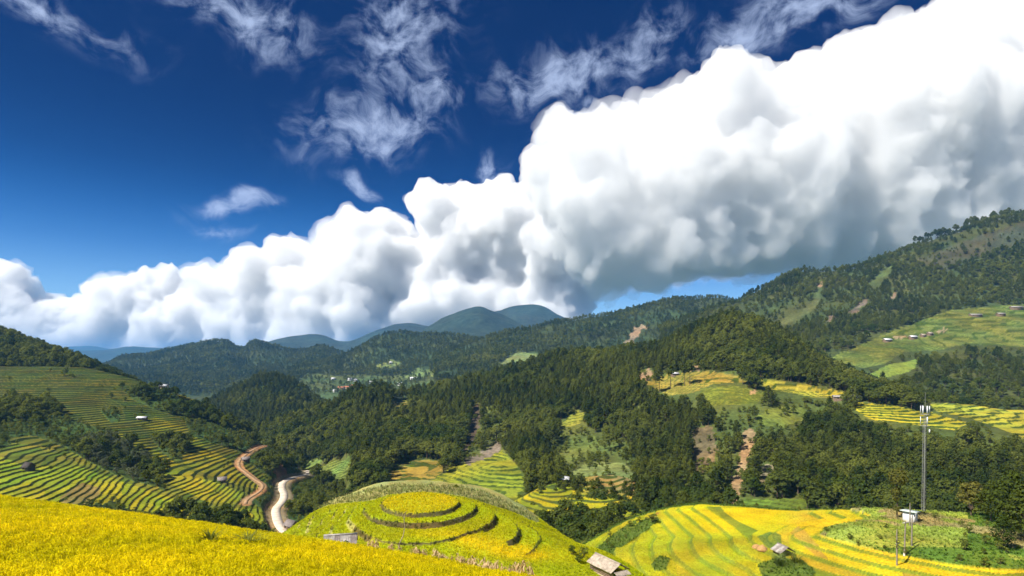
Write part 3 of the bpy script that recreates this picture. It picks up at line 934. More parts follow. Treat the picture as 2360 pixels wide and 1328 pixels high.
MID_SOIL = [
    ([(1598, 985), (1640, 982), (1655, 1040), (1640, 1085), (1606, 1090), (1588, 1040)], (0.21, 0.135, 0.065)),
    ([(1708, 994), (1735, 988), (1748, 1025), (1724, 1050), (1722, 1085), (1702, 1140), (1684, 1168), (1688, 1120), (1704, 1060)], (0.44, 0.25, 0.12)),
    ([(1755, 1072), (1788, 1072), (1782, 1108), (1742, 1118), (1748, 1090)], (0.34, 0.24, 0.13)),
    ([(1474, 858), (1500, 850), (1506, 864), (1486, 880), (1468, 880)], (0.46, 0.26, 0.14)),
    ([(1085, 960), (1100, 925), (1112, 955), (1098, 1010), (1078, 1040), (1060, 1062), (1075, 1010)], (0.13, 0.09, 0.06)),
    ([(1065, 1062), (1110, 1045), (1150, 1012), (1158, 1028), (1120, 1055), (1080, 1072)], GREY_SCREE),
    ([(1590, 845), (1612, 842), (1610, 852), (1590, 855)], (0.44, 0.26, 0.13)),
    ([(1728, 900), (1742, 898), (1742, 908), (1728, 908)], (0.44, 0.26, 0.13)),
    ([(1815, 1040), (1835, 1030), (1832, 1048)], (0.3, 0.2, 0.1)),
]
FAR_PLOTS = [   # mountain on the right
    ([(1912, 822), (1990, 792), (2040, 768), (2110, 744), (2180, 716), (2360, 700), (2760, 690), (2760, 790), (2360, 800), (2230, 792), (2170, 806), (2080, 812), (2040, 838), (1990, 848), (1950, 838)], (0.13, 0.145, 0.03), 1.6),
    ([(1985, 870), (2060, 838), (2120, 828), (2110, 850), (2030, 878)], (0.15, 0.20, 0.035), 0),
    ([(2105, 602), (2230, 552), (2360, 512), (2760, 440), (2760, 520), (2360, 560), (2260, 590), (2180, 625)], (0.065, 0.066, 0.036), 0),
    ([(1775, 748), (1850, 715), (1872, 692), (1884, 660), (1894, 664), (1884, 700), (1862, 724), (1800, 755)], (0.085, 0.10, 0.035), 0),
    ([(2000, 655), (2040, 625), (2055, 612), (2060, 620), (2020, 655)], (0.08, 0.10, 0.03), 0),
]
FAR_SOIL = [([(1950, 722), (1998, 690), (2004, 694), (1972, 722)], (0.2, 0.14, 0.1)), ([(2048, 686), (2066, 673), (2068, 682), (2054, 688)], (0.42, 0.24, 0.15)),
            ([(1885, 660), (1892, 646), (1896, 650), (1890, 664)], (0.36, 0.22, 0.14)), ([(1905, 738), (1918, 722), (1922, 730), (1912, 742)], (0.26, 0.17, 0.12)),
            ([(2060, 778), (2085, 770), (2090, 776), (2066, 784)], (0.42, 0.27, 0.14)), ([(2155, 762), (2180, 756), (2182, 763), (2160, 768)], (0.42, 0.27, 0.14))]
RIDGE_SOIL = [([(1438, 792), (1462, 758), (1488, 746), (1490, 754), (1470, 778), (1454, 796)], (0.40, 0.25, 0.15))]
RIDGE_PLOTS = [([(1525, 795), (1560, 765), (1610, 738), (1600, 756), (1560, 790)], (0.12, 0.15, 0.05), 0), ([(1150, 838), (1190, 812), (1240, 815), (1230, 835)], (0.15, 0.18, 0.06), 0)]
VILLAGE_PLOTS = [([(680, 900), (690, 868), (730, 862), (780, 868), (830, 862), (880, 868), (950, 862), (1050, 870), (1050, 915), (680, 920)], (0.075, 0.10, 0.032), 0),
                 ([(860, 845), (900, 828), (925, 836), (900, 850)], (0.15, 0.18, 0.05), 0), ([(930, 870), (960, 850), (1010, 852), (1020, 868)], (0.15, 0.19, 0.06), 0)]


def plots_terrace(plots, seed):
    def f(x, D, z):
        yp = row_of(D, z); X = (x - CX) / FPX * D
        out, FR, FL = z.copy(), np.zeros_like(z), np.full(z.shape, -999.0)
        for poly, col, h in plots:
            if not h: continue
            m = in_poly(x, yp, poly)
            if not m.any(): continue
            zt, fr, fl = step_z(z[m] + 0.5 * h * fbm(X[m] / 25, D[m] / 25, 2, 0.5, seed), h, 0.3, 0.1)
            out[m] = zt; FR[m] = fr; FL[m] = fl
        return out, FR, FL
    return f


def plot_cover(hill, plots, soils, floor, seed):
    def f(x, D, z):
        zr = hill.raw(x, D); yp = row_of(D, zr); X = (x - CX) / FPX * D
        c = np.tile(np.array(floor), (len(x), 1)) * (0.75 + 0.5 * (fbm(X / 20, D / 20, 3, 0.5, seed)[:, None] + 0.5))
        FR = FL = None
        if hill.terrace is not None: _, FR, FL = hill.terrace(x, D, zr)
        j = 16 * fbm(x / 10, yp / 10, 4, 0.65, seed + 2)
        for poly, col, h in plots:
            m = in_poly(x + j, yp + j * 0.5, poly) if not h else in_poly(x + j * 0.6, yp + j * 0.3, poly)
            cc = np.tile(np.array(col), (m.sum(), 1))
            if h:
                r = lev_rand(FL[m], np.floor(x[m] / 40), seed)
                cc = cc * (0.75 + 0.5 * r[:, None])
                cc = np.where((FR[m] > 0.72)[:, None], np.array(BANK) * 0.8, cc)
            else:
                cc = cc * (0.6 + 0.8 * (fbm(X[m] / 6, D[m] / 6, 3, 0.6, seed + 4)[:, None] + 0.5))
            c[m] = cc
        for poly, col in soils:
            m = in_poly(x + j * 1.2, yp + j, poly)
            c[m] = np.array(col) * np.array([0.72, 0.78, 0.78]) * (0.6 + 0.8 * (fbm(X[m] / 4, D[m] / 9, 3, 0.6, seed + 6)[:, None] + 0.5))
        return c
    return f


forest_mid.terrace = plots_terrace(MID_PLOTS, 401)
mountain_r.terrace = plots_terrace(FAR_PLOTS, 402)


def far_terrace(x, D, z):
    X = (x - CX) / FPX * D
    zt, fr, fl = step_z(z + 0.5 * fbm(X / 18, D / 18, 2, 0.5, 43), 0.72, 0.34, 0.1)
    return zt, fr, fl


mound_far.terrace = far_terrace

BUSH_R = [[(1745, 1300), (1790, 1285), (1850, 1290), (1880, 1318), (1860, 1340), (1760, 1340)], [(1400, 1262), (1440, 1235), (1475, 1200), (1500, 1192), (1520, 1196), (1490, 1222), (1430, 1262)],
          [(1360, 1280), (1400, 1240), (1440, 1212), (1470, 1196), (1460, 1220), (1420, 1262), (1400, 1300)], [(1500, 1300), (1520, 1280), (1545, 1285), (1535, 1312), (1510, 1315)]]


def right_shape(x, D, z):
    yp = row_of(D, z); X = (x - CX) / FPX * D
    ins = in_poly(X, D, GRASS_PLAN)
    zt, fr, fl = step_z(z + 0.10 * fbm(X / 5, D / 9, 2, 0.5, 55), 0.62, 0.17, 0.10)
    b = ins.copy()
    for p in BUSH_R: b |= in_poly(x, yp, p)
    b |= D > pchip(_cx, _cd, x) + 4
    return np.where(b, z, zt), fr, np.where(b, -999, fl), ins, b


field_r.terrace = right_shape


def right_cover(xp, D, fr, fl, ins, b, zr):
    yp = row_of(D, zr); X = (xp - CX) / FPX * D
    r = lev_rand(fl, np.floor(xp / 260), 25)
    top = np.clip((1245 - yp) / 40, 0, 1) * np.clip((xp - 1480) / 120, 0, 1)
    c = mixc(np.array([0.31, 0.32, 0.008]), np.array([0.44, 0.35, 0.02]), r)
    c = mixc(c, np.array([0.62, 0.47, 0.008]), np.clip(top, 0, 1) * 0.85)
    rt = np.clip((xp - 1790) / 60, 0, 1)
    c = mixc(c, mixc(np.array([0.62, 0.47, 0.008]), np.array([0.46, 0.30, 0.03]), r), rt)
    for p, cc in (([(1745, 1235), (1775, 1222), (1800, 1232), (1800, 1262), (1770, 1262)], (0.16, 0.20, 0.03)), ([(1820, 1225), (1840, 1210), (1870, 1235), (1910, 1290), (1880, 1280)], (0.46, 0.30, 0.04)),
                  ([(1480, 1215), (1500, 1185), (1520, 1180), (1500, 1210)], (0.34, 0.20, 0.04))):
        m = in_poly(xp, yp, p); c[m] = cc
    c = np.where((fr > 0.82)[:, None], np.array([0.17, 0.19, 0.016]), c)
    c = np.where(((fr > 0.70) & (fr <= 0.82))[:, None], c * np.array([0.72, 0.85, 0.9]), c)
    g = np.array(GRASS) * (0.6 + 0.9 * (fbm(X / 5, D / 5, 3, 0.6, 66)[:, None] + 0.5))
    dry = fbm(X / 9 + 3, D / 9, 3, 0.5, 67) > 0.02
    g = np.where((dry & (yp < 1275))[:, None], np.array([0.30, 0.24, 0.09]), g)
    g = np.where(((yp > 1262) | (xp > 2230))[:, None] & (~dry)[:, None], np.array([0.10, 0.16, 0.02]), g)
    c = np.where(b[:, None], np.array([0.10, 0.14, 0.02]), c)
    return np.where(ins[:, None], g, c)


def build_right():
    xp, D, sh = hill_mesh(field_r, 1300, 2740, 480, (8, 30, 90, 90, 14, 8))
    zr = field_r.raw(xp, D)
    z, fr, fl, ins, b = right_shape(xp, D, zr)
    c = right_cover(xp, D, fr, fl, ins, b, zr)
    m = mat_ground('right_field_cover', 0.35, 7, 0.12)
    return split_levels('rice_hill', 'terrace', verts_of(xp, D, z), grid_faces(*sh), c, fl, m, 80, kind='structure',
                        label='low golden rice hill with narrow terraces on the right')


def corn_mask(X, Y, z):
    xp = CX + X / Y * FPX; yp = CY - z / Y * FPX
    top = pchip([560, 690, 728, 766, 850, 897, 968, 1045, 1090, 1134, 1178, 1220, 1260, 1400], [1260, 1200, 1178, 1163, 1155, 1142, 1135, 1142, 1151, 1166, 1180, 1198, 1215, 1290], xp)
    return (yp < top) & (np.hypot(X - MX, Y - MY) > 9.0) & (Y > 100) & (xp < 1238 + 12 * fbm(Y / 3, X / 3, 2, 0.5, 19))


def mound_cover(X, Y, z, drop, rho, th, fr, on):
    xp = CX + X / Y * FPX; yp = CY - z / Y * FPX
    n = fbm(X / 6, Y / 6, 3, 0.5, 91)
    c = np.tile(np.array([0.365, 0.39, 0.006]), (len(X), 1)) * (0.9 + 0.3 * n[:, None])
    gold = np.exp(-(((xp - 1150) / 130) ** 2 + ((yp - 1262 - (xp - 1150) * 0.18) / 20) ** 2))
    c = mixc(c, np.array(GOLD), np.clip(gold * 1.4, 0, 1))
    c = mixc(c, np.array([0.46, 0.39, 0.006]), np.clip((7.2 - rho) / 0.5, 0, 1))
    lg = np.clip((820 - xp) / 120, 0, 1)
    c = mixc(c, np.array([0.30, 0.34, 0.008]), lg)
    lo = np.clip((yp - 1285) / 25, 0, 1)
    c = mixc(c, np.array([0.30, 0.36, 0.006]), lo)
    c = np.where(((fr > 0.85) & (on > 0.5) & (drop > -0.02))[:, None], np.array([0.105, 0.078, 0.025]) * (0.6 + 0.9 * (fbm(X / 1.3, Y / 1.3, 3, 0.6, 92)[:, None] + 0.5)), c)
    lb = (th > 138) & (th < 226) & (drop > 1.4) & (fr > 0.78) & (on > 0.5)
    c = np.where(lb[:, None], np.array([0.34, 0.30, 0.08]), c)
    k = corn_mask(X, Y, z)
    c = np.where(k[:, None], np.array(CORN) * (0.75 + 0.7 * (n[:, None] + 0.5)), c)
    return c, k


def build_mound():
    x = np.linspace(-50, 33, 400); y = np.linspace(64, 132, 310)
    X, Y = np.meshgrid(x, y); sh = X.shape; X, Y = X.ravel(), Y.ravel()
    z, drop, rho, th, fr, fl, on = mound.full(X, Y)
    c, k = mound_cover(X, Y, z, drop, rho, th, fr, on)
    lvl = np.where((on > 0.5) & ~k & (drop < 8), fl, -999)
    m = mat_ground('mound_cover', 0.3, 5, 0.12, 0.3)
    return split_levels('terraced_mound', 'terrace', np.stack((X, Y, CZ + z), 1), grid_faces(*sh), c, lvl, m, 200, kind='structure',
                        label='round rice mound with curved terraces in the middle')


def build_land():
    g = 12800
    me = mesh_from('ground', [(-g, -900, 40), (g, -900, 40), (g, g, 40), (-g, g, 40)], [(0, 1, 2, 3)])
    set_cover(me, np.tile(np.array([0.05, 0.07, 0.025]), (4, 1)))
    link('ground', me, mat_ground('valley_cover', 40, 400, 2.0), None, kind='structure', label='low valley land under the hills')
    mg = mat_ground('field_cover', 0.22, 4, 0.1, 0.3)

    def fgc(x, D, z):
        X = (x - CX) / FPX * D
        return mixc(np.array([0.32, 0.30, 0.008]), np.array([0.40, 0.33, 0.008]), np.clip(fbm(X / 9, D / 9, 3, 0.5, 4) * 2 + 0.5, 0, 1))
    build_plain(field_fg, 'rice_field', 'golden rice field sloping away in the foreground', -400, 2760, 260, (12, 24, 110, 14, 10, 8), fgc, mg)
    build_mound(); build_right(); build_left()
    mf = mat_ground('forest_floor', 2.5, 30, 0.5)
    mw = mat_ground('woodland_cover', 7, 60, 2.0, 0.5)
    mb = mat_ground('far_woodland_cover', 30, 200, 8.0, 0.5)

    def farmound(x, D, z):
        zr = mound_far.raw(x, D); _, fr, fl = far_terrace(x, D, zr); yp = row_of(D, zr)
        r = lev_rand(fl, np.floor(x / 60), 7)
        c = mixc(np.array([0.20, 0.24, 0.012]), np.array([0.44, 0.34, 0.01]), r)
        br = np.clip((x - 1330) / 40, 0, 1) * np.clip((1150 - yp) / 20, 0, 1)
        c = mixc(c, np.array([0.27, 0.19, 0.06]), br)
        c = np.where((fr > 0.70)[:, None], np.array([0.07, 0.085, 0.015]), c)
        gr = in_poly(x, yp, [(1100, 1250), (1180, 1160), (1130, 1150), (1100, 1160)]) | (x > 1478 + 10 * fbm(yp / 9, x / 9, 2, .5, 1)) | (yp > 1215 + 14 * fbm(x / 20, yp / 20, 2, .5, 3))
        return np.where(gr[:, None], np.array([0.06, 0.09, 0.02]), c)
    build_plain(mound_far, 'small_terraced_mound', 'small terraced mound at the foot of the wooded slope', 1120, 1550, 250, (8, 12, 80, 76, 8, 6), farmound, mat_ground('small_mound_cover', 0.7, 8, 0.2))
    build_plain(forest_tl, 'wooded_hill', 'dark wooded hill above the left terraces', -400, 320, 120, (6, 30, 10, 10), lambda x, D, z: np.tile(np.array(FLOOR), (len(x), 1)), mf)
    build_plain(forest_mid, 'wooded_slope', 'broad wooded slope with rice plots across the valley', 560, 2700, 500, (6, 8, 70, 66, 56, 46, 8, 6), plot_cover(forest_mid, MID_PLOTS, MID_SOIL, (0.085, 0.10, 0.024), 501), mf)
    build_plain(forest_dome, 'wooded_dome', 'rounded wooded hill beyond the road', 420, 860, 110, (6, 40, 40, 8, 6), lambda x, D, z: np.tile(np.array(FLOOR), (len(x), 1)), mf)
    build_plain(mountain_r, 'wooded_mountain', 'high wooded mountain rising to the right edge', 1520, 2700, 320, (5, 6, 60, 60, 36, 40, 8, 6), plot_cover(mountain_r, FAR_PLOTS, FAR_SOIL, (0.06, 0.072, 0.022), 601), mf)
    build_plain(ridge_r, 'wooded_ridge', 'long wooded ridge with a bare landslip', 1000, 1780, 200, (5, 6, 50, 60, 8, 6), plot_cover(ridge_r, RIDGE_PLOTS, RIDGE_SOIL, (0.045, 0.06, 0.02), 611), mw)
    build_plain(ridge_m, 'wooded_hills', 'middle wooded hill above the valley village', 660, 1320, 190, (5, 6, 30, 40, 60, 8, 6), plot_cover(ridge_m, VILLAGE_PLOTS, [], (0.045, 0.06, 0.02), 621), mw)
    build_plain(ridge_l, 'wooded_hills', 'low wooded hills beyond the left hillside', 120, 860, 220, (5, 40, 70, 8, 6), plot_cover(ridge_l, [], [], (0.045, 0.06, 0.02), 631), mw)
    fc = lambda x, D, z: np.tile(np.array([0.034, 0.048, 0.030]), (len(x), 1))
    build_plain(blue_front, 'far_mountain', 'nearer of the two blue peaks at the end of the valley', 880, 1330, 110, (4, 44, 50, 6, 4), fc, mb)
    build_plain(blue_back, 'far_mountain', 'blue peak and long ridge closing the valley', 540, 1520, 190, (4, 36, 50, 6, 4), fc, mb)
    build_plain(blue_far, 'far_mountain', 'pale blue ridge beyond the left hills', 60, 720, 140, (4, 26, 40, 6, 4), fc, mb)
    build_plain(blue_faint, 'far_mountain', 'faintest blue ridge on the left horizon', 0, 420, 90, (4, 20, 30, 6, 4), fc, mb)


build_land()


def strip(name, P, half, lift, mat, label, thick=0.25):
    """road: a slab along the path with its own thickness"""
    P = np.array(P); T = np.gradient(P[:, :2], axis=0); T /= np.linalg.norm(T, axis=1)[:, None]
    N = np.stack((-T[:, 1], T[:, 0]), 1)
    V = []
    for o, dz in ((-half, -thick), (-half, 0), (0, 0.04), (half, 0), (half, -thick)):
        V.append(np.column_stack((P[:, 0] + N[:, 0] * o, P[:, 1] + N[:, 1] * o, P[:, 2] + lift + dz)))
    n = len(P); V = np.stack(V, 1).reshape(-1, 3)
    F = [(i * 5 + j, i * 5 + j + 1, (i + 1) * 5 + j + 1, (i + 1) * 5 + j) for i in range(n - 1) for j in range(4)]
    me = mesh_from(name, V, F)
    return link(name, me, mat, None, kind='structure', label=label)


m_conc = mat_plain('worn_concrete', (0.62, 0.52, 0.40), 0.9, 0.25, 0.35)
m_dirt = mat_plain('red_dirt', (0.34, 0.21, 0.11), 0.95, 0.35, 0.5)
strip('road', ROAD, 2.0, 0.10, m_conc, 'pale concrete road winding down the valley')
strip('dirt_track', TRACK, 0.8, 0.10, m_dirt, 'reddish dirt track climbing the left hillside')
# ------------------------------------------------------------------ plants: a few of each kind
def cards(C, N, S, rs, aspect=(0.55, 1.0), tilt=0.55):
    """small leaf-spray faces (rhombs) at C, roughly facing N"""
    n = len(C)
    d = N + rs.normal(0, tilt, (n, 3)); d /= np.linalg.norm(d, axis=1)[:, None] + 1e-9
    a = np.cross(d, rs.normal(0, 1, (n, 3))); a /= np.linalg.norm(a, axis=1)[:, None] + 1e-9
    b = np.cross(d, a)
    s = S[:, None]; asp = rs.uniform(*aspect, n)[:, None]
    V = np.stack((C - a * s, C + b * s * asp * 0.8, C + a * s, C - b * s * asp * 0.8), 1).reshape(-1, 3)
    return V, np.arange(4 * n).reshape(n, 4)


def tube(P, r, seg=6):
    """tapered tube through points P with radii r"""
    P = np.array(P, float); n = len(P); V = []
    T = np.gradient(P, axis=0)
    for i in range(n):
        t = T[i] / (np.linalg.norm(T[i]) + 1e-9)
        u = np.cross(t, (0.31, 0.95, 0.1)); u /= np.linalg.norm(u) + 1e-9; v = np.cross(t, u)
        for k in range(seg):
            a = 2 * math.pi * k / seg
            V.append(P[i] + (u * math.cos(a) + v * math.sin(a)) * r[i])
    F = [(i * seg + k, i * seg + (k + 1) % seg, (i + 1) * seg + (k + 1) % seg, (i + 1) * seg + k) for i in range(n - 1) for k in range(seg)]
    return np.array(V), np.array(F)


def cat(parts):
    V, F, o = [], [], 0
    for v, f in parts:
        V.append(v); F.append(f + o); o += len(v)
    return np.vstack(V), np.vstack(F)


def pine(seed, h=11.0, crown0=0.30, width=0.25, clumps=70, per=11, size=0.42, limbs=True):
    rs = np.random.RandomState(seed)
    bend = rs.normal(0, 0.02 * h, 2)
    ax = lambda t: np.array([bend[0] * t * t, bend[1] * t * t, h * t])
    tr = [tube([ax(t) for t in np.linspace(-0.04, 0.97, 7)], [0.017 * h * (1 - 0.85 * t) for t in np.linspace(0, 1, 7)])]
    C, N, S = [], [], []
    for i in range(clumps):
        t = crown0 + (1 - crown0) * (i + rs.uniform(0, 1)) / clumps
        u = (t - crown0) / (1 - crown0)
        prof = width * h * (0.45 + 0.75 * math.sin(min(1, u * 1.25 + 0.12) * math.pi * 0.80)) * (1 - u ** 3.0) + 0.02 * h
        a = i * 2.399 + rs.uniform(-0.6, 0.6)
        rad = prof * rs.uniform(0.45, 1.05)
        c = ax(min(t, 0.99)) + np.array([math.cos(a) * rad, math.sin(a) * rad, rs.uniform(-0.02, 0.03) * h])
        if limbs and i % 2 == 0:
            b0 = ax(max(t - 0.05, 0.05))
            tr.append(tube([b0, (b0 + c) / 2 + [0, 0, -0.01 * h], c], [0.005 * h, 0.0035 * h, 0.0015 * h], 3))
        p = rs.normal(0, 1, (per, 3)); p /= np.linalg.norm(p, axis=1)[:, None]
        p *= rs.uniform(0.5, 1.0, per)[:, None]
        sc = np.array([0.085, 0.085, 0.042]) * h * rs.uniform(0.75, 1.25)
        C.append(c + p * sc)
        out = np.array([math.cos(a), math.sin(a), 0.5])
        N.append(p + out * 0.55 + [0, 0, 0.35]); S.append(size * rs.uniform(0.65, 1.3, per) * h / 11)
    cv = cards(np.vstack(C), np.vstack(N), np.concatenate(S), rs, (0.45, 0.9), 0.5)
    return cat(tr), cv


def broad(seed, h=9.0, lobes=11, per=70, size=0.42, trunk=0.30, width=0.34, stems=1):
    rs = np.random.RandomState(seed)
    tr = []
    tops = []
    C, N, S = [], [], []
    for i in range(lobes):
        a = i * 2.399 + rs.uniform(-0.5, 0.5)
        t = trunk + (1 - trunk) * (0.25 + 0.62 * (i + rs.uniform(0, 1)) / lobes)
        rad = width * h * (1.05 - 0.75 * ((t - 0.45) / 0.5) ** 2 if t > 0.45 else 0.85) * rs.uniform(0.35, 0.85)
        c = np.array([math.cos(a) * rad, math.sin(a) * rad, h * t])
        r = h * rs.uniform(0.12, 0.2)
        tops.append((c, r))
        p = rs.normal(0, 1, (per, 3)); p /= np.linalg.norm(p, axis=1)[:, None]
        p[:, 2] = np.where(p[:, 2] < -0.3, -p[:, 2] * 0.6, p[:, 2])
        k = rs.uniform(0.65, 1.08, per)[:, None]
        C.append(c + p * k * r * [1.15, 1.15, 0.85]); N.append(p + [0, 0, 0.25]); S.append(size * rs.uniform(0.6, 1.3, per) * h / 9)
    for s in range(stems):
        o = rs.normal(0, 0.04 * h * (stems > 1), 2)
        tr.append(tube([(o[0], o[1], -0.05 * h), (o[0] * 1.4, o[1] * 1.4, trunk * h * 0.6), (o[0] * 1.8, o[1] * 1.8, trunk * h * 1.4), (o[0] * 2, o[1] * 2, h * 0.8)],
                       [0.028 * h / stems ** 0.5, 0.022 * h / stems ** 0.5, 0.015 * h, 0.004 * h]))
    for c, r in tops[::2]:
        tr.append(tube([(0, 0, trunk * h * rs.uniform(0.8, 1.3)), (c[0] * 0.5, c[1] * 0.5, (trunk * h + c[2]) / 2), tuple(c)], [0.012 * h, 0.008 * h, 0.003 * h], 4))
    cv = cards(np.vstack(C), np.vstack(N), np.concatenate(S), rs, (0.6, 1.0), 0.4)
    return cat(tr), cv


PROTO = {}
m_bark = mat_plain('bark', (0.12, 0.085, 0.06), 0.95, 0.35, 6)
m_pine = mat_leaf('pine_needles', (0.034, 0.052, 0.011), (0.135, 0.150, 0.024), 0.22)
m_broad = mat_leaf('broad_leaves', (0.048, 0.074, 0.014), (0.18, 0.195, 0.034), 0.26)
m_scrub = mat_leaf('scrub_leaves', (0.065, 0.095, 0.016), (0.21, 0.225, 0.038), 0.28, 0.05)
m_grey = mat_leaf('grey_leaves', (0.10, 0.12, 0.06), (0.17, 0.18, 0.10), 0.25)


def two_mats(name, tr, cv, mb, ml):
    V, F = cat([tr, cv])
    me = mesh_from(name, V, F)
    me.materials.append(mb); me.materials.append(ml)
    me.polygons.foreach_set('material_index', np.concatenate((np.zeros(len(tr[1]), np.int32), np.ones(len(cv[1]), np.int32))))
    sm = np.concatenate((np.ones(len(tr[1]), bool), np.zeros(len(cv[1]), bool))); me.polygons.foreach_set('use_smooth', sm)
    return me


def proto(kind, name, tr, cv, ml, h):
    """a plant as trunk mesh, crown mesh and the two in one"""
    t = mesh_from('trunk', *tr); t.materials.append(m_bark)
    c = mesh_from('crown', *cv, smooth=False); c.materials.append(ml)
    o = bpy.data.objects.new(name, two_mats(name, tr, cv, m_bark, ml))
    PROTO.setdefault(kind, []).append(dict(trunk=t, crown=c, obj=o, h=h))


for i, sd_ in enumerate((1, 2, 3, 4)):
    proto('pine', 'pine_tree_%d' % i, *pine(sd_, 11, (0.28, 0.4, 0.2, 0.33)[i], (0.24, 0.22, 0.27, 0.20)[i]), m_pine, 11)
for i, sd_ in enumerate((11, 12, 13)):
    proto('broad', 'broad_tree_%d' % i, *broad(sd_), m_broad, 9)
for i, sd_ in enumerate((21, 22, 23)):
    proto('bush', 'bush_%d' % i, *broad(sd_, 3.2, 7, 55, 0.55, 0.08, 0.42, 3), m_scrub, 3.2)
proto('grey', 'grey_tree_0', *broad(31, 6.0, 9, 60, 0.38, 0.2, 0.40, 2), m_grey, 6)
for i, sd_ in enumerate((41, 42, 43)):
    proto('pine_far', 'far_pine_%d' % i, *pine(sd_, 10, 0.25, (0.24, 0.20, 0.27)[i], 26, 5, 0.95, False), m_pine, 10)
for i, sd_ in enumerate((51, 52)):
    proto('broad_far', 'far_broad_%d' % i, *broad(sd_, 8, 7, 14, 1.0), m_broad, 8)
for i, sd_ in enumerate((61, 62)):     # tall pines with bare stems and a flat top, on the skyline
    proto('lone_pine', 'lone_pine_%d' % i, *pine(sd_, 13, 0.62, 0.17, 34, 10, 0.5), m_pine, 13)


# ---- crops
def blade_set(seed, n, h, w, spread, panicles=0, droop=0.5):
    rs = np.random.RandomState(seed)
    V, F, A, o = [], [], [], 0
    for i in range(n + panicles):
        pan = i >= n
        a = rs.uniform(0, 2 * math.pi); d = np.array([math.cos(a), math.sin(a), 0]); s = np.array([-d[1], d[0], 0])
        hh = h * rs.uniform(0.75, 1.1) * (1.02 if pan else 1); sp = spread * rs.uniform(0.4, 1.2)
        b = d * rs.uniform(0, spread * 0.5)
        m = b + d * sp * 0.35 + np.array([0, 0, hh * 0.72])
        if pan:
            p = [m + np.array([0, 0, hh * 0.18]), m + d * sp * 0.55 + np.array([0, 0, hh * 0.22]), m + d * sp * 1.2 + np.array([0, 0, -hh * 0.02])]
            ww = [w * 0.8, w * 1.5, w * 0.7]
        else:
            p = [b, m, m + d * sp * droop + np.array([0, 0, hh * (0.30 - 0.25 * rs.uniform(0, 1))])]
            ww = [w, w * 0.9, w * 0.12]
        for q, k in zip(p, ww): V += [q - s * k, q + s * k]
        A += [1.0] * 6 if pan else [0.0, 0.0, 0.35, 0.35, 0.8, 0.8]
        F += [(o, o + 1, o + 3, o + 2), (o + 2, o + 3, o + 5, o + 4)]; o += 6
    return np.array(V), np.array(F), np.array(A)


m_crop = mat_crop('crop_leaf')


def crop_proto(kind, name, *a, **k):
    V, F, A = blade_set(*a, **k)
    me = mesh_from(name, V, F, False); me.materials.append(m_crop)
    at = me.attributes.new('part', 'FLOAT', 'POINT'); at.data.foreach_set('value', A.astype(np.float32))
    PROTO.setdefault(kind, []).append(dict(obj=bpy.data.objects.new(name, me), h=1))


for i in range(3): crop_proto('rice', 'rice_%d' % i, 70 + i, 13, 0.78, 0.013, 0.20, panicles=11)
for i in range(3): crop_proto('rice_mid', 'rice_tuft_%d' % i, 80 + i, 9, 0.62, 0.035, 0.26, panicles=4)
for i in range(2): crop_proto('maize', 'maize_%d' % i, 90 + i, 9, 1.5, 0.05, 0.5, panicles=2, droop=0.9)
for i in range(2): crop_proto('grass', 'grass_tuft_%d' % i, 95 + i, 14, 0.9, 0.035, 0.45, panicles=0, droop=0.9)


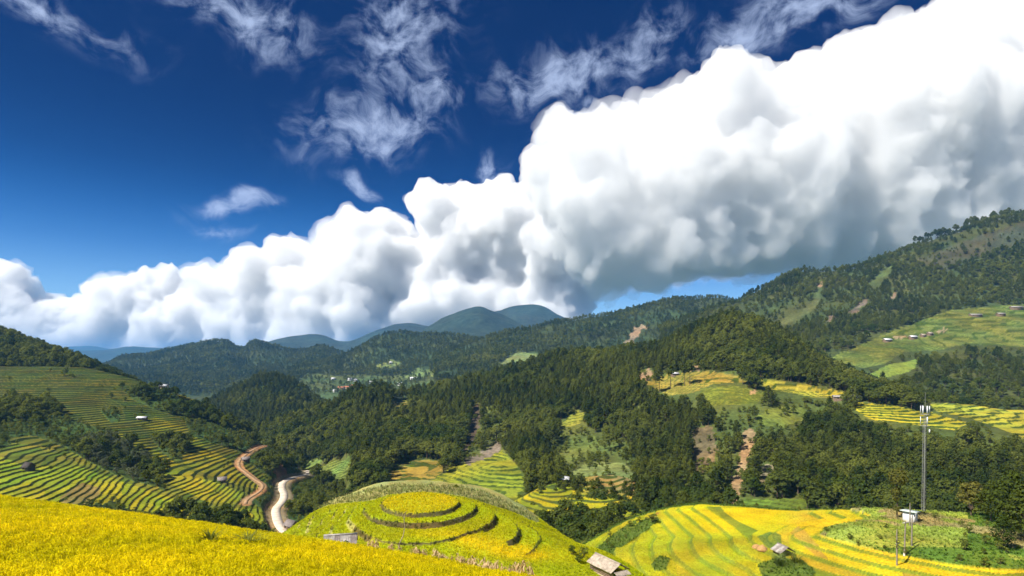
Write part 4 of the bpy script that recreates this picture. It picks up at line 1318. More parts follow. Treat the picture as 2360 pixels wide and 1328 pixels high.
# ------------------------------------------------------------------ scattering: one object for each mass of plants
def scatter(name, label, P, rot, scl, kind, pick=None, tint=None):
    ps = PROTO[kind]
    col = bpy.data.collections.new(name + '_plants')
    for p in ps:
        if p['obj'].name not in col.objects: col.objects.link(p['obj'])
    me = bpy.data.meshes.new(name)
    n = len(P)
    me.vertices.add(n); me.vertices.foreach_set('co', np.asarray(P, np.float32).ravel())
    if pick is None: pick = rng.randint(0, len(ps), n)
    a = me.attributes.new('turn', 'FLOAT_VECTOR', 'POINT')
    rv = np.zeros((n, 3), np.float32); rv[:, 2] = rot; rv[:, :2] = rng.normal(0, 0.06, (n, 2)); a.data.foreach_set('vector', rv.ravel())
    a = me.attributes.new('size', 'FLOAT_VECTOR', 'POINT')
    sv = np.repeat(np.asarray(scl, np.float32)[:, None], 3, 1); sv[:, 2] *= rng.uniform(0.88, 1.15, n); a.data.foreach_set('vector', sv.ravel())
    a = me.attributes.new('pick', 'INT', 'POINT'); a.data.foreach_set('value', np.asarray(pick, np.int32))
    if tint is not None:
        a = me.attributes.new('tint', 'FLOAT_COLOR', 'POINT')
        c = np.ones((n, 4), np.float32); c[:, :3] = tint; a.data.foreach_set('color', c.ravel())
    o = link(name, me, None, None, kind='stuff', label=label)
    ng = bpy.data.node_groups.new(name + '_scatter', 'GeometryNodeTree')
    ng.interface.new_socket('Geometry', in_out='INPUT', socket_type='NodeSocketGeometry')
    ng.interface.new_socket('Geometry', in_out='OUTPUT', socket_type='NodeSocketGeometry')
    N = ng.nodes; L = ng.links
    gi, go = N.new('NodeGroupInput'), N.new('NodeGroupOutput')
    ip = N.new('GeometryNodeInstanceOnPoints'); ci = N.new('GeometryNodeCollectionInfo')
    ci.inputs['Collection'].default_value = col
    ci.inputs['Separate Children'].default_value = True; ci.inputs['Reset Children'].default_value = True
    ip.inputs['Pick Instance'].default_value = True

    def attr(nm, typ):
        x = N.new('GeometryNodeInputNamedAttribute'); x.data_type = typ; x.inputs['Name'].default_value = nm
        return [s for s in x.outputs if s.enabled and s.name == 'Attribute'][0]
    mp = N.new('GeometryNodeMeshToPoints')
    L.new(gi.outputs[0], mp.inputs['Mesh']); L.new(mp.outputs[0], ip.inputs['Points']); L.new(ci.outputs[0], ip.inputs['Instance'])
    L.new(attr('pick', 'INT'), ip.inputs['Instance Index'])
    L.new(attr('turn', 'FLOAT_VECTOR'), ip.inputs['Rotation']); L.new(attr('size', 'FLOAT_VECTOR'), ip.inputs['Scale'])
    L.new(ip.outputs[0], go.inputs[0])
    md = o.modifiers.new('scatter', 'NODES'); md.node_group = ng
    return o


def thin(X, Y, dmin, seed=0):
    """drop points that crowd a neighbour: one point kept for each jittered cell"""
    k = np.floor(X / dmin).astype(np.int64) * 1000003 + np.floor(Y / dmin).astype(np.int64)
    _, i = np.unique(k, return_index=True)
    return i


def sow(hill, x0, x1, D0, D1, spacing, seed=0):
    """points spread evenly over the ground of a hill between two bearings and depths: pixel column, depth"""
    rs = np.random.RandomState(seed)
    u0, u1 = (x0 - CX) / FPX, (x1 - CX) / FPX
    area = (u1 - u0) * (D1 * D1 - D0 * D0) / 2
    n = int(area / spacing ** 2 * 1.5)
    u = rs.uniform(u0, u1, n); D = np.sqrt(rs.uniform(D0 * D0, D1 * D1, n))
    i = thin(u * D, D, spacing * 0.9); u, D = u[i], D[i]
    return CX + u * FPX, D, rs


# ---- rice
x, D, rs = sow(field_fg, -330, 1500, 24, 84, 0.215, 1)
XK, _ = field_fg.knots(x)
k = D < XK[:, 3] + 1.5
x, D = x[k], D[k]
X = (x - CX) / FPX * D; z = field_fg.z(x, D)
n1 = fbm(X / 7, D / 7, 3, 0.55, 201); n2 = fbm(X / 1.1, D / 1.1, 2, 0.5, 202)
f = np.clip(0.55 + 1.5 * n1 + 0.5 * n2, 0, 1)
tint = mixc(np.array([0.46, 0.44, 0.004]), np.array([0.68, 0.56, 0.004]), f)
far_g = np.clip((D - 44) / 30, 0, 1) * np.clip((x - 300) / 500, 0, 1)
tint = mixc(tint, np.array([0.48, 0.45, 0.006]), far_g * 0.8)
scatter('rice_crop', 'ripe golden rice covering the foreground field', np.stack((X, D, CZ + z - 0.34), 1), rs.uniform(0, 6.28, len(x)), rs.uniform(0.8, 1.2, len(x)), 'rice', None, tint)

rs = np.random.RandomState(2)
X = rs.uniform(-46, 32, 90000); Y = rs.uniform(66, 122, 90000)
i = thin(X, Y, 0.30); X, Y = X[i], Y[i]
z, drop, rho, th, fr, fl, on = mound.full(X, Y)
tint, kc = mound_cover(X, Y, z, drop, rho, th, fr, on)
dd = np.hypot(X + 21.5, Y - 78)
ok = ~kc & ~((fr > np.where((th > 138) & (th < 226) & (drop > 1.4), 0.74, 0.84)) & (on > 0.4) & (drop > -0.02)) & (dd > 3.0)
tt = tint[ok] * np.array([1.25, 1.18, 1.0])
scatter('mound_rice', 'yellow green rice standing on the round mound', np.stack((X, Y, CZ + z - 0.22), 1)[ok], rs.uniform(0, 6.28, ok.sum()), rs.uniform(0.5, 0.72, ok.sum()), 'rice_mid', None, tt)
bk = ~kc & (fr > 0.84) & (on > 0.4) & (drop > -0.02) & (rs.uniform(0, 1, len(X)) < 0.55)
bt_ = mixc(np.array([0.07, 0.09, 0.015]), np.array([0.24, 0.22, 0.05]), rs.uniform(0, 1, bk.sum()))
scatter('bank_grass', 'tufts of grass on the banks of the round mound', np.stack((X, Y, CZ + z - 0.15), 1)[bk], rs.uniform(0, 6.28, bk.sum()), rs.uniform(0.3, 0.6, bk.sum()), 'grass', None, bt_)
km = kc & (rs.uniform(0, 1, len(X)) < 0.30)
ct = mixc(np.array([0.22, 0.25, 0.05]), np.array([0.50, 0.42, 0.17]), rs.uniform(0, 1, km.sum()))
scatter('maize_crop', 'drying maize covering the back slope of the mound', np.stack((X, Y, CZ + z - 0.15), 1)[km], rs.uniform(0, 6.28, km.sum()), rs.uniform(0.35, 0.65, km.sum()), 'maize', None, ct)

x, D, rs = sow(field_r, 1300, 2420, 84, 166, 0.40, 3)
zr = field_r.raw(x, D); z, fr, fl, ins, b = right_shape(x, D, zr)
tint = right_cover(x, D, fr, fl, ins, b, zr); X = (x - CX) / FPX * D
ok = ~ins & ~b & (fr < 0.81)
scatter('hill_rice', 'golden rice on the terraces of the right hill', np.stack((X, D, CZ + z - 0.25), 1)[ok], rs.uniform(0, 6.28, ok.sum()), rs.uniform(0.42, 0.62, ok.sum()), 'rice_mid', None, tint[ok] * 1.08)
ok = (ins | b) & (rs.uniform(0, 1, len(x)) < 0.62)
gt = tint[ok] * (0.9 + 0.9 * rs.uniform(0, 1, (ok.sum(), 1)))
scatter('grass', 'rough grass on the right knoll', np.stack((X, D, CZ + z - 0.2), 1)[ok], rs.uniform(0, 6.28, ok.sum()), rs.uniform(0.3, 0.75, ok.sum()), 'grass', None, gt)

# ------------------------------------------------------------------ woods
def plot_clear(x, y0, y1, plots, soils=()):
    """false where a plant standing at (x, y0) and reaching up to row y1 would stand in or hide an open plot"""
    ok = np.ones(x.shape, bool)
    for p in list(plots) + [(a, b, 0) for a, b in soils]:
        for f in (0.0, 0.35, 0.7, 0.95):
            ok &= ~in_poly(x, y0 + (y1 - y0) * f, p[0])
    return ok


ALL = []      # every tree as (kind, x, D, z, height, hill tag)


def add_trees(tag, kind, x, D, z, h):
    ALL.append((tag, kind, x, D, z, h))


def grow(tag, hill, x0, x1, D0, D1, spacing, seed, hmin, hmax, kinds, clear=((), ()), dens=None, crest_pad=12, last=None, clear_p=1.0):
    x, D, rs = sow(hill, x0, x1, D0, D1, spacing, seed)
    XK, _ = hill.knots(x)
    ok = (D < XK[:, -1 - hill.na] + crest_pad) & (D > XK[:, 0])
    x, D = x[ok], D[ok]
    z = hill.z(x, D); X = (x - CX) / FPX * D
    y0 = row_of(D, z)
    sp = fbm(X / (spacing * 14), D / (spacing * 14), 3, 0.55, seed + 3)
    h = (hmin + (hmax - hmin) * rs.beta(2, 2, len(x)) * 1.25 - 0.1 * hmax * rs.uniform(0, 1, len(x)) ** 3 * 3) * (0.85 + 0.6 * (sp + 0.3))
    ok = plot_clear(x, y0, y0 - h / D * FPX, *clear) | (rs.uniform(0, 1, len(x)) > clear_p)
    if dens is not None: ok &= rs.uniform(0, 1, len(x)) < dens(x, y0, X, D, sp)
    kd = np.where(sp + rs.normal(0, 0.10, len(x)) > kinds[2], 1, 0)
    for j in (0, 1):
        m = ok & (kd == j)
        if m.any(): add_trees(tag, kinds[j], x[m], D[m], z[m], h[m] * (0.8 if j else 1.0))


LOW_BROAD = [(560, 1100), (760, 960), (900, 990), (1010, 1040), (900, 1130), (760, 1140)]


def d_mid(x, y, X, D, sp):
    p = np.full(x.shape, 0.97)
    scr = in_poly(x, y, [(1640, 985), (1700, 930), (1900, 920), (1960, 960), (1850, 990), (1760, 1010), (1720, 1160), (1660, 1165)]) | in_poly(x, y, [(1240, 1060), (1300, 1000), (1420, 990), (1480, 1100), (1400, 1110)]) | in_poly(x, y, [(1960, 880), (2100, 915), (2360, 925), (2360, 985), (2150, 950)])
    p = np.where(scr, 0.22, p)
    p = np.where(in_poly(x, y, [(1075, 1070), (1090, 930), (1140, 940), (1180, 1010), (1120, 1050)]), 0.25, p)
    return p


grow('mid', forest_mid, 560, 2480, 225, 705, 4.3, 101, 8, 13, ('pine', 'broad', 0.06), (MID_PLOTS, MID_SOIL), d_mid)
grow('mid_scrub', forest_mid, 600, 2480, 230, 620, 4.5, 102, 2.2, 5, ('bush', 'bush', 9), ([p for p in MID_PLOTS if p[2]], ()), lambda x, y, X, D, sp: np.where(~plot_clear(x, y, y, MID_PLOTS, MID_SOIL), np.clip(0.25 + 2 * fbm(X / 9, D / 9, 2, .5, 7), 0, .7), 0.8))
grow('dome', forest_dome, 420, 860, 500, 905, 5.0, 103, 8, 12, ('pine', 'broad', 0.12))
grow('tl', forest_tl, -380, 320, 490, 630, 4.2, 104, 7, 11, ('broad', 'pine', 0.10))


def d_mtn(x, y, X, D, sp):
    p = np.clip(0.55 + 2.2 * fbm(X / 70, D / 70, 3, 0.5, 900), 0.10, 1.0)
    p = np.where((y > 840), np.clip(p, 0.3, 0.6), p)
    p = np.where((x < 1980) & (y < 720) & (y > 640), p * 0.9, p)
    p = np.where(in_poly(x, y, [(1960, 700), (2100, 640), (2360, 600), (2360, 700), (2200, 715), (2000, 770)]), 1.0, p)
    return p


MTN_CLEAR = FAR_PLOTS[:2] + FAR_PLOTS[3:]
grow('mtn', mountain_r, 1520, 2480, 480, 1112, 5.6, 105, 7, 11, ('pine', 'broad', 0.08), (MTN_CLEAR, FAR_SOIL),
     lambda x, y, X, D, sp: np.where(in_poly(x, y, FAR_PLOTS[2][0]), 0.05, d_mtn(x, y, X, D, sp)))
grow('mtn_scrub', mountain_r, 1560, 2480, 480, 1000, 7.5, 106, 2.5, 5, ('bush', 'bush', 9), (MTN_CLEAR, FAR_SOIL), lambda x, y, X, D, sp: np.full(x.shape, 0.6))
grow('ridge_r', ridge_r, 1000, 1760, 1100, 1630, 7.0, 107, 8, 12, ('pine_far', 'broad_far', 0.08), (RIDGE_PLOTS, RIDGE_SOIL), lambda x, y, X, D, sp: np.clip(0.75 + 1.5 * sp, 0.25, 1))
grow('ridge_m', ridge_m, 660, 1320, 1180, 1770, 7.0, 108, 8, 12, ('pine_far', 'broad_far', 0.08), (VILLAGE_PLOTS, ()), lambda x, y, X, D, sp: np.clip(0.8 + 1.5 * sp, 0.3, 1), clear_p=0.80)
grow('ridge_l', ridge_l, 150, 860, 1350, 2110, 8.0, 109, 9, 13, ('pine_far', 'broad_far', 0.08), dens=lambda x, y, X, D, sp: np.clip(0.85 + 1.2 * sp, 0.3, 1))

# bushes of the left hillside
x, D, rs = sow(left_hill, -380, 850, 150, 482, 3.0, 110)
z = left_hill.raw(x, D); y0 = row_of(D, z); X = (x - CX) / FPX * D
b = bush_mask_left(x, y0)
dr, _ = path_dist(X, D, ROAD_REL); dt, _ = path_dist(X, D, TRACK_REL)
hv = rs.uniform(1.8, 4.6, len(x)) * (1 + 0.8 * np.clip(fbm(X / 25, D / 25, 2, 0.5, 8) * 3, -0.3, 1))
# keep the road and track in view: nothing tall between them and the camera
vis = np.ones(len(x), bool)
for px_ in (road_px, track_px):
    P_ = np.array(px_)
    for f in (0.0, 0.5, 1.0):
        yy = y0 - f * hv / D * FPX
        dpx = np.full(len(x), 1e9)
        for a_, b_ in zip(P_[:-1], P_[1:]):
            for t_ in (0, .25, .5, .75): q_ = a_ + (b_ - a_) * t_; dpx = np.minimum(dpx, np.hypot(x - q_[0], yy - q_[1]))
        vis &= dpx > 11
red = in_poly(x, y0, LRED) & (rs.uniform(0, 1, len(x)) < 0.75)
ok = b & (dr > 6) & (dt > 3.5) & vis & ~red
grey = ok & in_poly(x, y0, zoom1([(380, 660), (560, 660), (740, 760), (700, 880), (560, 830), (430, 770)])) & (rs.uniform(0, 1, len(x)) < 0.45)
tall = ok & ~grey & (hv > 4.3)
add_trees('left', 'grey', x[grey], D[grey], z[grey], hv[grey] * 1.3)
add_trees('left', 'broad', x[tall], D[tall], z[tall], hv[tall] * 1.25)
m = ok & ~grey & ~tall
add_trees('left_scrub', 'bush', x[m], D[m], z[m], hv[m])
# isolated bushes on the terrace banks
m = ~b & (rs.uniform(0, 1, len(x)) < 0.018) & (dr > 7) & (dt > 4) & vis & (D > 215)
v_ = (((dr > 3.6) & (dr < 7)) | ((dt > 1.9) & (dt < 3.2))) & (rs.uniform(0, 1, len(x)) < 0.8)
add_trees('left_scrub', 'bush', x[v_], D[v_], left_hill.z(x[v_], D[v_]), rs.uniform(0.5, 1.1, v_.sum()))
add_trees('left_scrub', 'bush', x[m], D[m], left_hill.z(x[m], D[m]), hv[m] * 0.75)

# gully between the mounds
x, D, rs = sow(mound_far, 1180, 1560, 168, 216, 3.4, 111)
z = mound_far.z(x, D)
ok = in_poly(x, row_of(D, z), [(1225, 1340), (1235, 1235), (1330, 1222), (1425, 1240), (1540, 1236), (1540, 1350)])
hh = np.where(x < 1425, rs.uniform(7.5, 13.5, len(x)), rs.uniform(4, 7, len(x)))
add_trees('gully', 'broad', x[ok], D[ok], z[ok], hh[ok])
# scrub at the edges of the right field and on the knoll
x, D, rs = sow(field_r, 1340, 2500, 86, 168, 2.2, 112)
zr = field_r.raw(x, D); z, fr, fl, ins, b = right_shape(x, D, zr); y0 = row_of(D, zr)
edge = ins & (poly_dist((x - CX) / FPX * D, D, GRASS_PLAN) < 4.0) & (y0 > 1232)
dark = ins & (x > 2200 + 60 * fbm(x / 40, y0 / 40, 2, .5, 5)) & (y0 > 1235)
pr = np.where(edge, 0.55, np.where(dark, 0.36, np.where(ins, 0.07, np.where(b, 0.26, 0))))
pole_clear = ~((np.abs(x - 2088) < 34) & (y0 > 1280))
ok = (rs.uniform(0, 1, len(x)) < pr) & pole_clear
m = ok & (rs.uniform(0, 1, len(x)) < 1)
add_trees('knoll_scrub', 'bush', x[m], D[m], z[m], rs.uniform(0.6, 1.6, m.sum()) * np.where(x[m] > 2220, 1.6, 1.0))

# back slope behind the right hill crest
LBL = {'mid': 'dark green tree in the dense wood across the valley', 'left': 'leafy tree among scrub on the left hillside', 'gully': 'tall leafy tree in the gully between the two mounds',
       'dome': 'tree on the rounded wooded hill beyond the road', 'mtn': 'tree on the wooded mountain at the right', 'tl': 'tree on the dark wooded hill at upper left'}
NAME = {'pine': 'pine_tree', 'broad': 'broadleaf_tree', 'grey': 'grey_leaved_tree', 'bush': 'bush'}
GRP = {'mid': 'trees of the wood across the valley', 'left': 'trees on the left hillside', 'gully': 'trees in the gully between the mounds'}


def plant(name, label, cat_, group, loc, rz, pr_, height, wide=1.0):
    """one tree or shrub as an Empty with trunk and crown"""
    e = bpy.data.objects.new(name, None); COL.objects.link(e)
    e.location = loc; e.rotation_euler = (0, 0, rz); s = height / pr_['h']; e.scale = (s * wide, s * wide, s)
    e.empty_display_size = 0.5
    e['label'] = label; e['category'] = cat_
    if group: e['group'] = group
    for nm in ('trunk', 'crown'):
        o = bpy.data.objects.new(nm, pr_[nm]); COL.objects.link(o); o.parent = e
    return e


def skyline(x, D):
    """lowest pixel row still free above nearer land"""
    r = np.full(x.shape, 2000.0)
    for h_ in (field_fg, left_hill, field_r, mound_far, forest_mid):
        inr = (x > h_.xs[0]) & (x < h_.xs[-1])
        XK, ZK = h_.knots(x)
        c = -1 - h_.na
        r = np.where(inr & (XK[:, c] < D - 4), np.minimum(r, CY - ZK[:, c] / XK[:, c] * FPX), r)
    m_ = (D > 122) & (x > 640) & (x < 1550)
    r = np.where(m_, np.minimum(r, pchip([640, 700, 760, 850, 950, 1060, 1120, 1180, 1230, 1300, 1400, 1480, 1550], [1260, 1195, 1150, 1130, 1123, 1128, 1140, 1165, 1195, 1225, 1265, 1310, 1340], x)), r)
    return r


def wood_part(x):
    for lim, ph in ((900, ' in the wood above the bend of the road'), (1080, ' in the wood left of the dark gully'), (1290, ' in the wood above the lime green plots'), (1480, ' in the wood behind the small terraced mound'),
                    (1600, ' in the wood left of the brown landslip'), (1700, ' in the wood between the two landslips'), (1800, ' in the wood just right of the orange landslip'), (1930, ' in the wood above the golden hill'),
                    (2060, ' in the wood left of the bronze tree'), (2140, ' in the wood behind the white shelter'), (2230, ' in the wood right of the mast'), (9999, ' in the wood by the right edge')):
        if x < lim: return ph


def plant_woods(n_single=290):
    tag = np.concatenate([[i] * len(a[2]) for i, a in enumerate(ALL)])
    x = np.concatenate([a[2] for a in ALL]); D = np.concatenate([a[3] for a in ALL]); z = np.concatenate([a[4] for a in ALL]); h = np.concatenate([a[5] for a in ALL])
    yt = row_of(D, z + h); yb = row_of(D, z)
    vis = np.minimum(yb, skyline(x, D)) - yt
    inv = (x > 8) & (x < PW - 8) & (yt > 0) & (yb < PH + 60)
    single_kind = np.array([ALL[t][0] in ('mid', 'left', 'gully') and ALL[t][1] in ('pine', 'broad', 'grey') for t in tag])
    score = np.where(inv & single_kind, vis, -1)
    # hidden behind nearer tall trees: keep the foremost of each narrow column of the picture
    order = np.argsort(-score)[:1400]
    take, cov = [], {}
    for i in sorted(order, key=lambda q: D[q]):
        c = (int(x[i] // 12), int(yt[i] // 14))
        if c in cov: continue
        cov[c] = 1; take.append(i)
    take = sorted(take, key=lambda q: -score[q])[:n_single]
    single = np.zeros(len(x), bool); single[take] = True
    r = np.random.RandomState(5)
    for i in take:
        tg, kd = ALL[tag[i]][0], ALL[tag[i]][1]
        pr_ = PROTO[kd][r.randint(len(PROTO[kd]))]
        lb = {'pine': 'dark pine', 'broad': 'round leafy tree', 'grey': 'pale grey leaved tree'}[kd] + {'mid': wood_part(x[i]), 'left': ' among scrub on the left hillside', 'gully': ' in the gully between the two mounds'}[tg]
        plant(NAME[kd], lb, 'tree', GRP[tg], ((x[i] - CX) / FPX * D[i], D[i], CZ + z[i] - 0.2), r.uniform(0, 6.28), pr_, h[i], r.uniform(0.9, 1.15))
    names = {'pine': ('pine_wood', 'dense dark pines of the woods on the hills'), 'broad': ('leafy_wood', 'leafy trees mixed into the woods on the hills'), 'bush': ('scrub', 'low green scrub on the banks and slopes'),
             'grey': ('grey_scrub', 'pale leaved shrubs on the left hillside'), 'pine_far': ('far_pine_wood', 'distant pine woods on the ridges'), 'broad_far': ('far_leafy_wood', 'distant leafy woods on the ridges')}
    for kd, (nm, lb) in names.items():
        m_ = np.array([ALL[t][1] == kd for t in tag]) & ~single & (x > -120) & (x < 2480)
        n = m_.sum()
        if not n: continue
        P = np.stack(((x - CX) / FPX * D, D, CZ + z - 0.2), 1)[m_]
        scatter(nm, lb, P, r.uniform(0, 6.28, n), h[m_] / PROTO[kd][0]['h'] * r.uniform(0.9, 1.1, n), kd)
        print(nm, n)


plant_woods()

# ------------------------------------------------------------------ air
def haze():
    b = bmesh.new(); bmesh.ops.create_cube(b, size=1.0)
    me = bpy.data.meshes.new('haze'); b.to_mesh(me); b.free()
    m, t = new_mat('air')
    v = t.new('ShaderNodeVolumePrincipled')
    v.inputs['Color'].default_value = (0.17, 0.50, 1.0, 1); v.inputs['Density'].default_value = HAZE; v.inputs['Anisotropy'].default_value = 0.1
    o = t.new('ShaderNodeOutputMaterial'); t.l.new(v.outputs[0], o.inputs['Volume'])
    ob = link('haze', me, m, None, kind='stuff', label='thin blue haze filling the valley')
    x0, x1, y0, y1, z0, z1 = -12900, 12900, -1000, 12900, 39, CZ + 345
    ob.location = ((x0 + x1) / 2, (y0 + y1) / 2, (z0 + z1) / 2); ob.scale = (x1 - x0, y1 - y0, z1 - z0)
    ob.display_type = 'WIRE'


HAZE = 0.000085
haze()
# ------------------------------------------------------------------ built things
def box_vf(c, s, R_=None):
    v = np.array([(a, b, d) for d in (-.5, .5) for b in (-.5, .5) for a in (-.5, .5)]) * np.array(s)
    if R_ is not None: v = v @ np.array(R_).T
    f = np.array([(0, 2, 3, 1), (4, 5, 7, 6), (0, 1, 5, 4), (2, 6, 7, 3), (0, 4, 6, 2), (1, 3, 7, 5)])
    return v + np.array(c), f


def beam_vf(a, b, w):
    return tube([a, b], [w, w], 6)


def empty(name, loc, rz, label, cat_, group=None):
    e = bpy.data.objects.new(name, None); COL.objects.link(e)
    e.location = loc; e.rotation_euler = (0, 0, rz); e.empty_display_size = 0.5
    e['label'] = label; e['category'] = cat_
    if group: e['group'] = group
    return e


def part(name, vf, mat, parent, smooth=False):
    vfs = vf if isinstance(vf, list) else [vf]
    me = mesh_from(name, *cat(vfs), smooth=smooth)
    return link(name, me, mat, parent)


m_sheet = mat_plain('weathered_fibre_cement', (0.33, 0.30, 0.27), 0.9, 0.45, 1.6)
m_sheet_pale = mat_plain('pale_fibre_cement', (0.40, 0.33, 0.26), 0.9, 0.4, 2.0)
m_sheet_dark = mat_plain('old_fibre_cement', (0.24, 0.20, 0.18), 0.9, 0.4, 1.8)
m_wood = mat_plain('grey_wood', (0.22, 0.155, 0.10), 0.9, 0.4, 3.0)
m_wood_p = mat_plain('pale_wood', (0.48, 0.38, 0.24), 0.9, 0.3, 4.0)
m_thatch = mat_plain('dark_thatch', (0.075, 0.062, 0.055), 0.95, 0.4, 3.0)
m_white = mat_plain('white_wall', (0.80, 0.79, 0.76), 0.8, 0.1, 0.7)
m_white_roof = mat_plain('bright_metal_roof', (0.70, 0.70, 0.70), 0.5, 0.15, 1.0)
m_roof_pale = mat_plain('pale_green_roof', (0.58, 0.66, 0.60), 0.6, 0.12, 1.0)
m_red = mat_plain('red_tile', (0.50, 0.17, 0.09), 0.85, 0.25, 0.6)
m_cream = mat_plain('cream_wall', (0.62, 0.45, 0.30), 0.85, 0.2, 0.6)
m_concpole = mat_plain('concrete_pole', (0.26, 0.22, 0.18), 0.9, 0.2, 2.0)
m_steel = mat_plain('galvanised_steel', (0.30, 0.30, 0.29), 0.6, 0.15, 3.0, 0.3, 0.0)
m_ant = mat_plain('antenna_plastic', (0.80, 0.82, 0.84), 0.5, 0.05, 2.0)
m_black = mat_plain('black_cable', (0.025, 0.025, 0.025), 0.6, 0.2, 3.0)
m_straw = mat_plain('straw', (0.42, 0.24, 0.09), 0.95, 0.4, 5.0)
m_deadwood = mat_plain('dead_wood', (0.42, 0.33, 0.23), 0.9, 0.3, 5.0)
m_dryleaf = mat_leaf('dry_maize_leaf', (0.42, 0.28, 0.13), (0.60, 0.46, 0.26), 0.25, 0.3)
m_dark = mat_plain('dark_opening', (0.03, 0.025, 0.02), 0.9, 0.2, 2.0)


def sheet_vf(L0, L1, y0, z0, y1, z1, t=0.025, waves=6, amp=0.028):
    """corrugated sheet between two lines along X"""
    n = waves * 4 + 1
    xs = np.linspace(L0, L1, n); w = amp * np.sin(np.linspace(0, waves * 2 * math.pi, n))
    V = []
    for dz in (0, -t):
        for (y, z) in ((y0, z0), ((y0 + y1) / 2, (z0 + z1) / 2 - 0.02), (y1, z1)):
            V.append(np.stack((xs, np.full(n, y), z + w + dz), 1))
    V = np.vstack(V); F = []
    for l in range(2):
        for r_ in range(2):
            o = (l * 3 + r_) * n
            for i in range(n - 1): F.append((o + i, o + i + 1, o + n + i + 1, o + n + i))
    for r_ in (0, 2):
        o, q = r_ * n, (3 + r_) * n
        for i in range(n - 1): F.append((o + i, o + i + 1, q + i + 1, q + i))
    return V, np.array(F)


def field_hut(loc, rz, L, W, he, hr, label, n_sheet=5, mats=None, wall_back=True, sag=0.03, post_down=2.5, flap=False):
    """open field hut: posts, plank walls, a roof of corrugated sheets on rafters"""
    e = empty('field_hut', loc, rz, label, 'hut', 'huts in the rice fields')
    rs = np.random.RandomState(int(L * 100))
    for sx in (-1, 1):
        for sy in (-1, 1):
            part('post', tube([(sx * (L / 2 - .25), sy * (W - .35), -post_down), (sx * (L / 2 - .25), sy * (W - .35), he)], [0.075, 0.06]), m_wood, e)
    # plank walls, each board by itself
    bh = 0.24
    for sy in (-1, 1):
        for k in range(5):
            z_ = 0.25 + k * (bh + 0.03)
            if z_ + bh > he - 0.1: break
            part('plank', box_vf((rs.uniform(-.05, .05), sy * (W - .28), z_ + bh / 2), (L - 0.4, 0.035, bh)), m_wood_p if (k % 3 == 0) else m_wood, e)
    for k in range(5):
        z_ = 0.25 + k * (bh + 0.03)
        if z_ + bh > he - 0.1: break
        part('plank', box_vf((-(L / 2 - .2), 0, z_ + bh / 2), (0.035, 2 * W - 0.7, bh)), m_wood, e)
    roof = part('roof_frame', [beam_vf((-L / 2, 0, hr - .06), (L / 2, 0, hr - .06), .05)] + [beam_vf((-L / 2, s * W, he - .05), (L / 2, s * W, he - .05), .045) for s in (-1, 1)] +
                [beam_vf((x_, 0, hr - .08), (x_, s * W, he - .08), .035) for x_ in np.linspace(-L / 2 + .1, L / 2 - .1, 4) for s in (-1, 1)], m_wood, e)
    mats = mats or [m_sheet]
    w_ = L / n_sheet
    for s in (-1, 1):
        for i in range(n_sheet):
            a = -L / 2 + i * w_ - 0.03
            j = rs.uniform(-0.05, 0.05); q = 0.012 * (i % 2)
            ov = 1 + 0.22 / W
            part('roof_sheet', sheet_vf(a, a + w_ + 0.06, 0.02 * s, hr + 0.03 + q, s * W * ov + j, he - (hr - he) * 0.22 / W + 0.03 + q, waves=max(3, int(w_ / 0.24)), amp=0.05), mats[rs.randint(len(mats))] if s < 0 else mats[0], roof)
    part('ridge_cap', [box_vf((0, 0.10, hr + .055), (L + .1, .24, .03), Matrix.Rotation(-math.atan2(hr - he, W), 3, 'X')), box_vf((0, -0.10, hr + .055), (L + .1, .24, .03), Matrix.Rotation(math.atan2(hr - he, W), 3, 'X'))], mats[0], roof)
    if flap:
        part('side_flap', sheet_vf(-W * .8, W * .8, 0, 0, -0.9, -0.35, waves=6), m_sheet_pale, e).matrix_local = Matrix.Translation((L / 2, 0, he - .05)) @ Matrix.Rotation(R(90), 4, 'Z')
    return e


def house(name, loc, rz, L, Wd, h, rise, wallm, roofm, label, cat_='house', group=None, windows=2, down=1.5):
    e = empty(name, loc, rz, label, cat_, group)
    V = np.array([(-L / 2, -Wd / 2, -down), (L / 2, -Wd / 2, -down), (L / 2, Wd / 2, -down), (-L / 2, Wd / 2, -down), (-L / 2, -Wd / 2, h), (L / 2, -Wd / 2, h), (L / 2, Wd / 2, h), (-L / 2, Wd / 2, h)])
    F = np.array([(0, 1, 5, 4), (1, 2, 6, 5), (2, 3, 7, 6), (3, 0, 4, 7)])
    G = (np.array([(-L / 2, -Wd / 2, h), (-L / 2, Wd / 2, h), (-L / 2, 0, h + rise), (-L / 2, 0, h + rise), (L / 2, -Wd / 2, h), (L / 2, Wd / 2, h), (L / 2, 0, h + rise), (L / 2, 0, h + rise)]), np.array([(0, 1, 2, 3), (4, 5, 6, 7)]))
    part('wall', [(V, F), G], wallm, e)
    o = 0.45; k = rise / (Wd / 2)
    for s in (-1, 1):
        a = np.array([(-L / 2 - o, 0, h + rise + .06), (L / 2 + o, 0, h + rise + .06), (L / 2 + o, s * (Wd / 2 + o), h - k * o + .06), (-L / 2 - o, s * (Wd / 2 + o), h - k * o + .06)])
        b = a + [0, 0, .12]
        part('roof_slope', (np.vstack((a, b)), np.array([(0, 1, 2, 3), (4, 5, 6, 7), (0, 1, 5, 4), (1, 2, 6, 5), (2, 3, 7, 6), (3, 0, 4, 7)])), roofm, e)
    part('door', box_vf((0, -Wd / 2 - .03, h * .40), (min(1.0, L * .2), .06, h * .8)), m_wood, e)
    for i in range(windows):
        x_ = L * (0.28 + 0.14 * (i // 2)) * (-1 if i % 2 else 1)
        part('window', box_vf((x_, -Wd / 2 - .03, h * .55), (min(.9, L * .14), .06, h * .35)), m_dark, e)
    return e


def base_of(hill, x, y): return hill.hit(x, y)


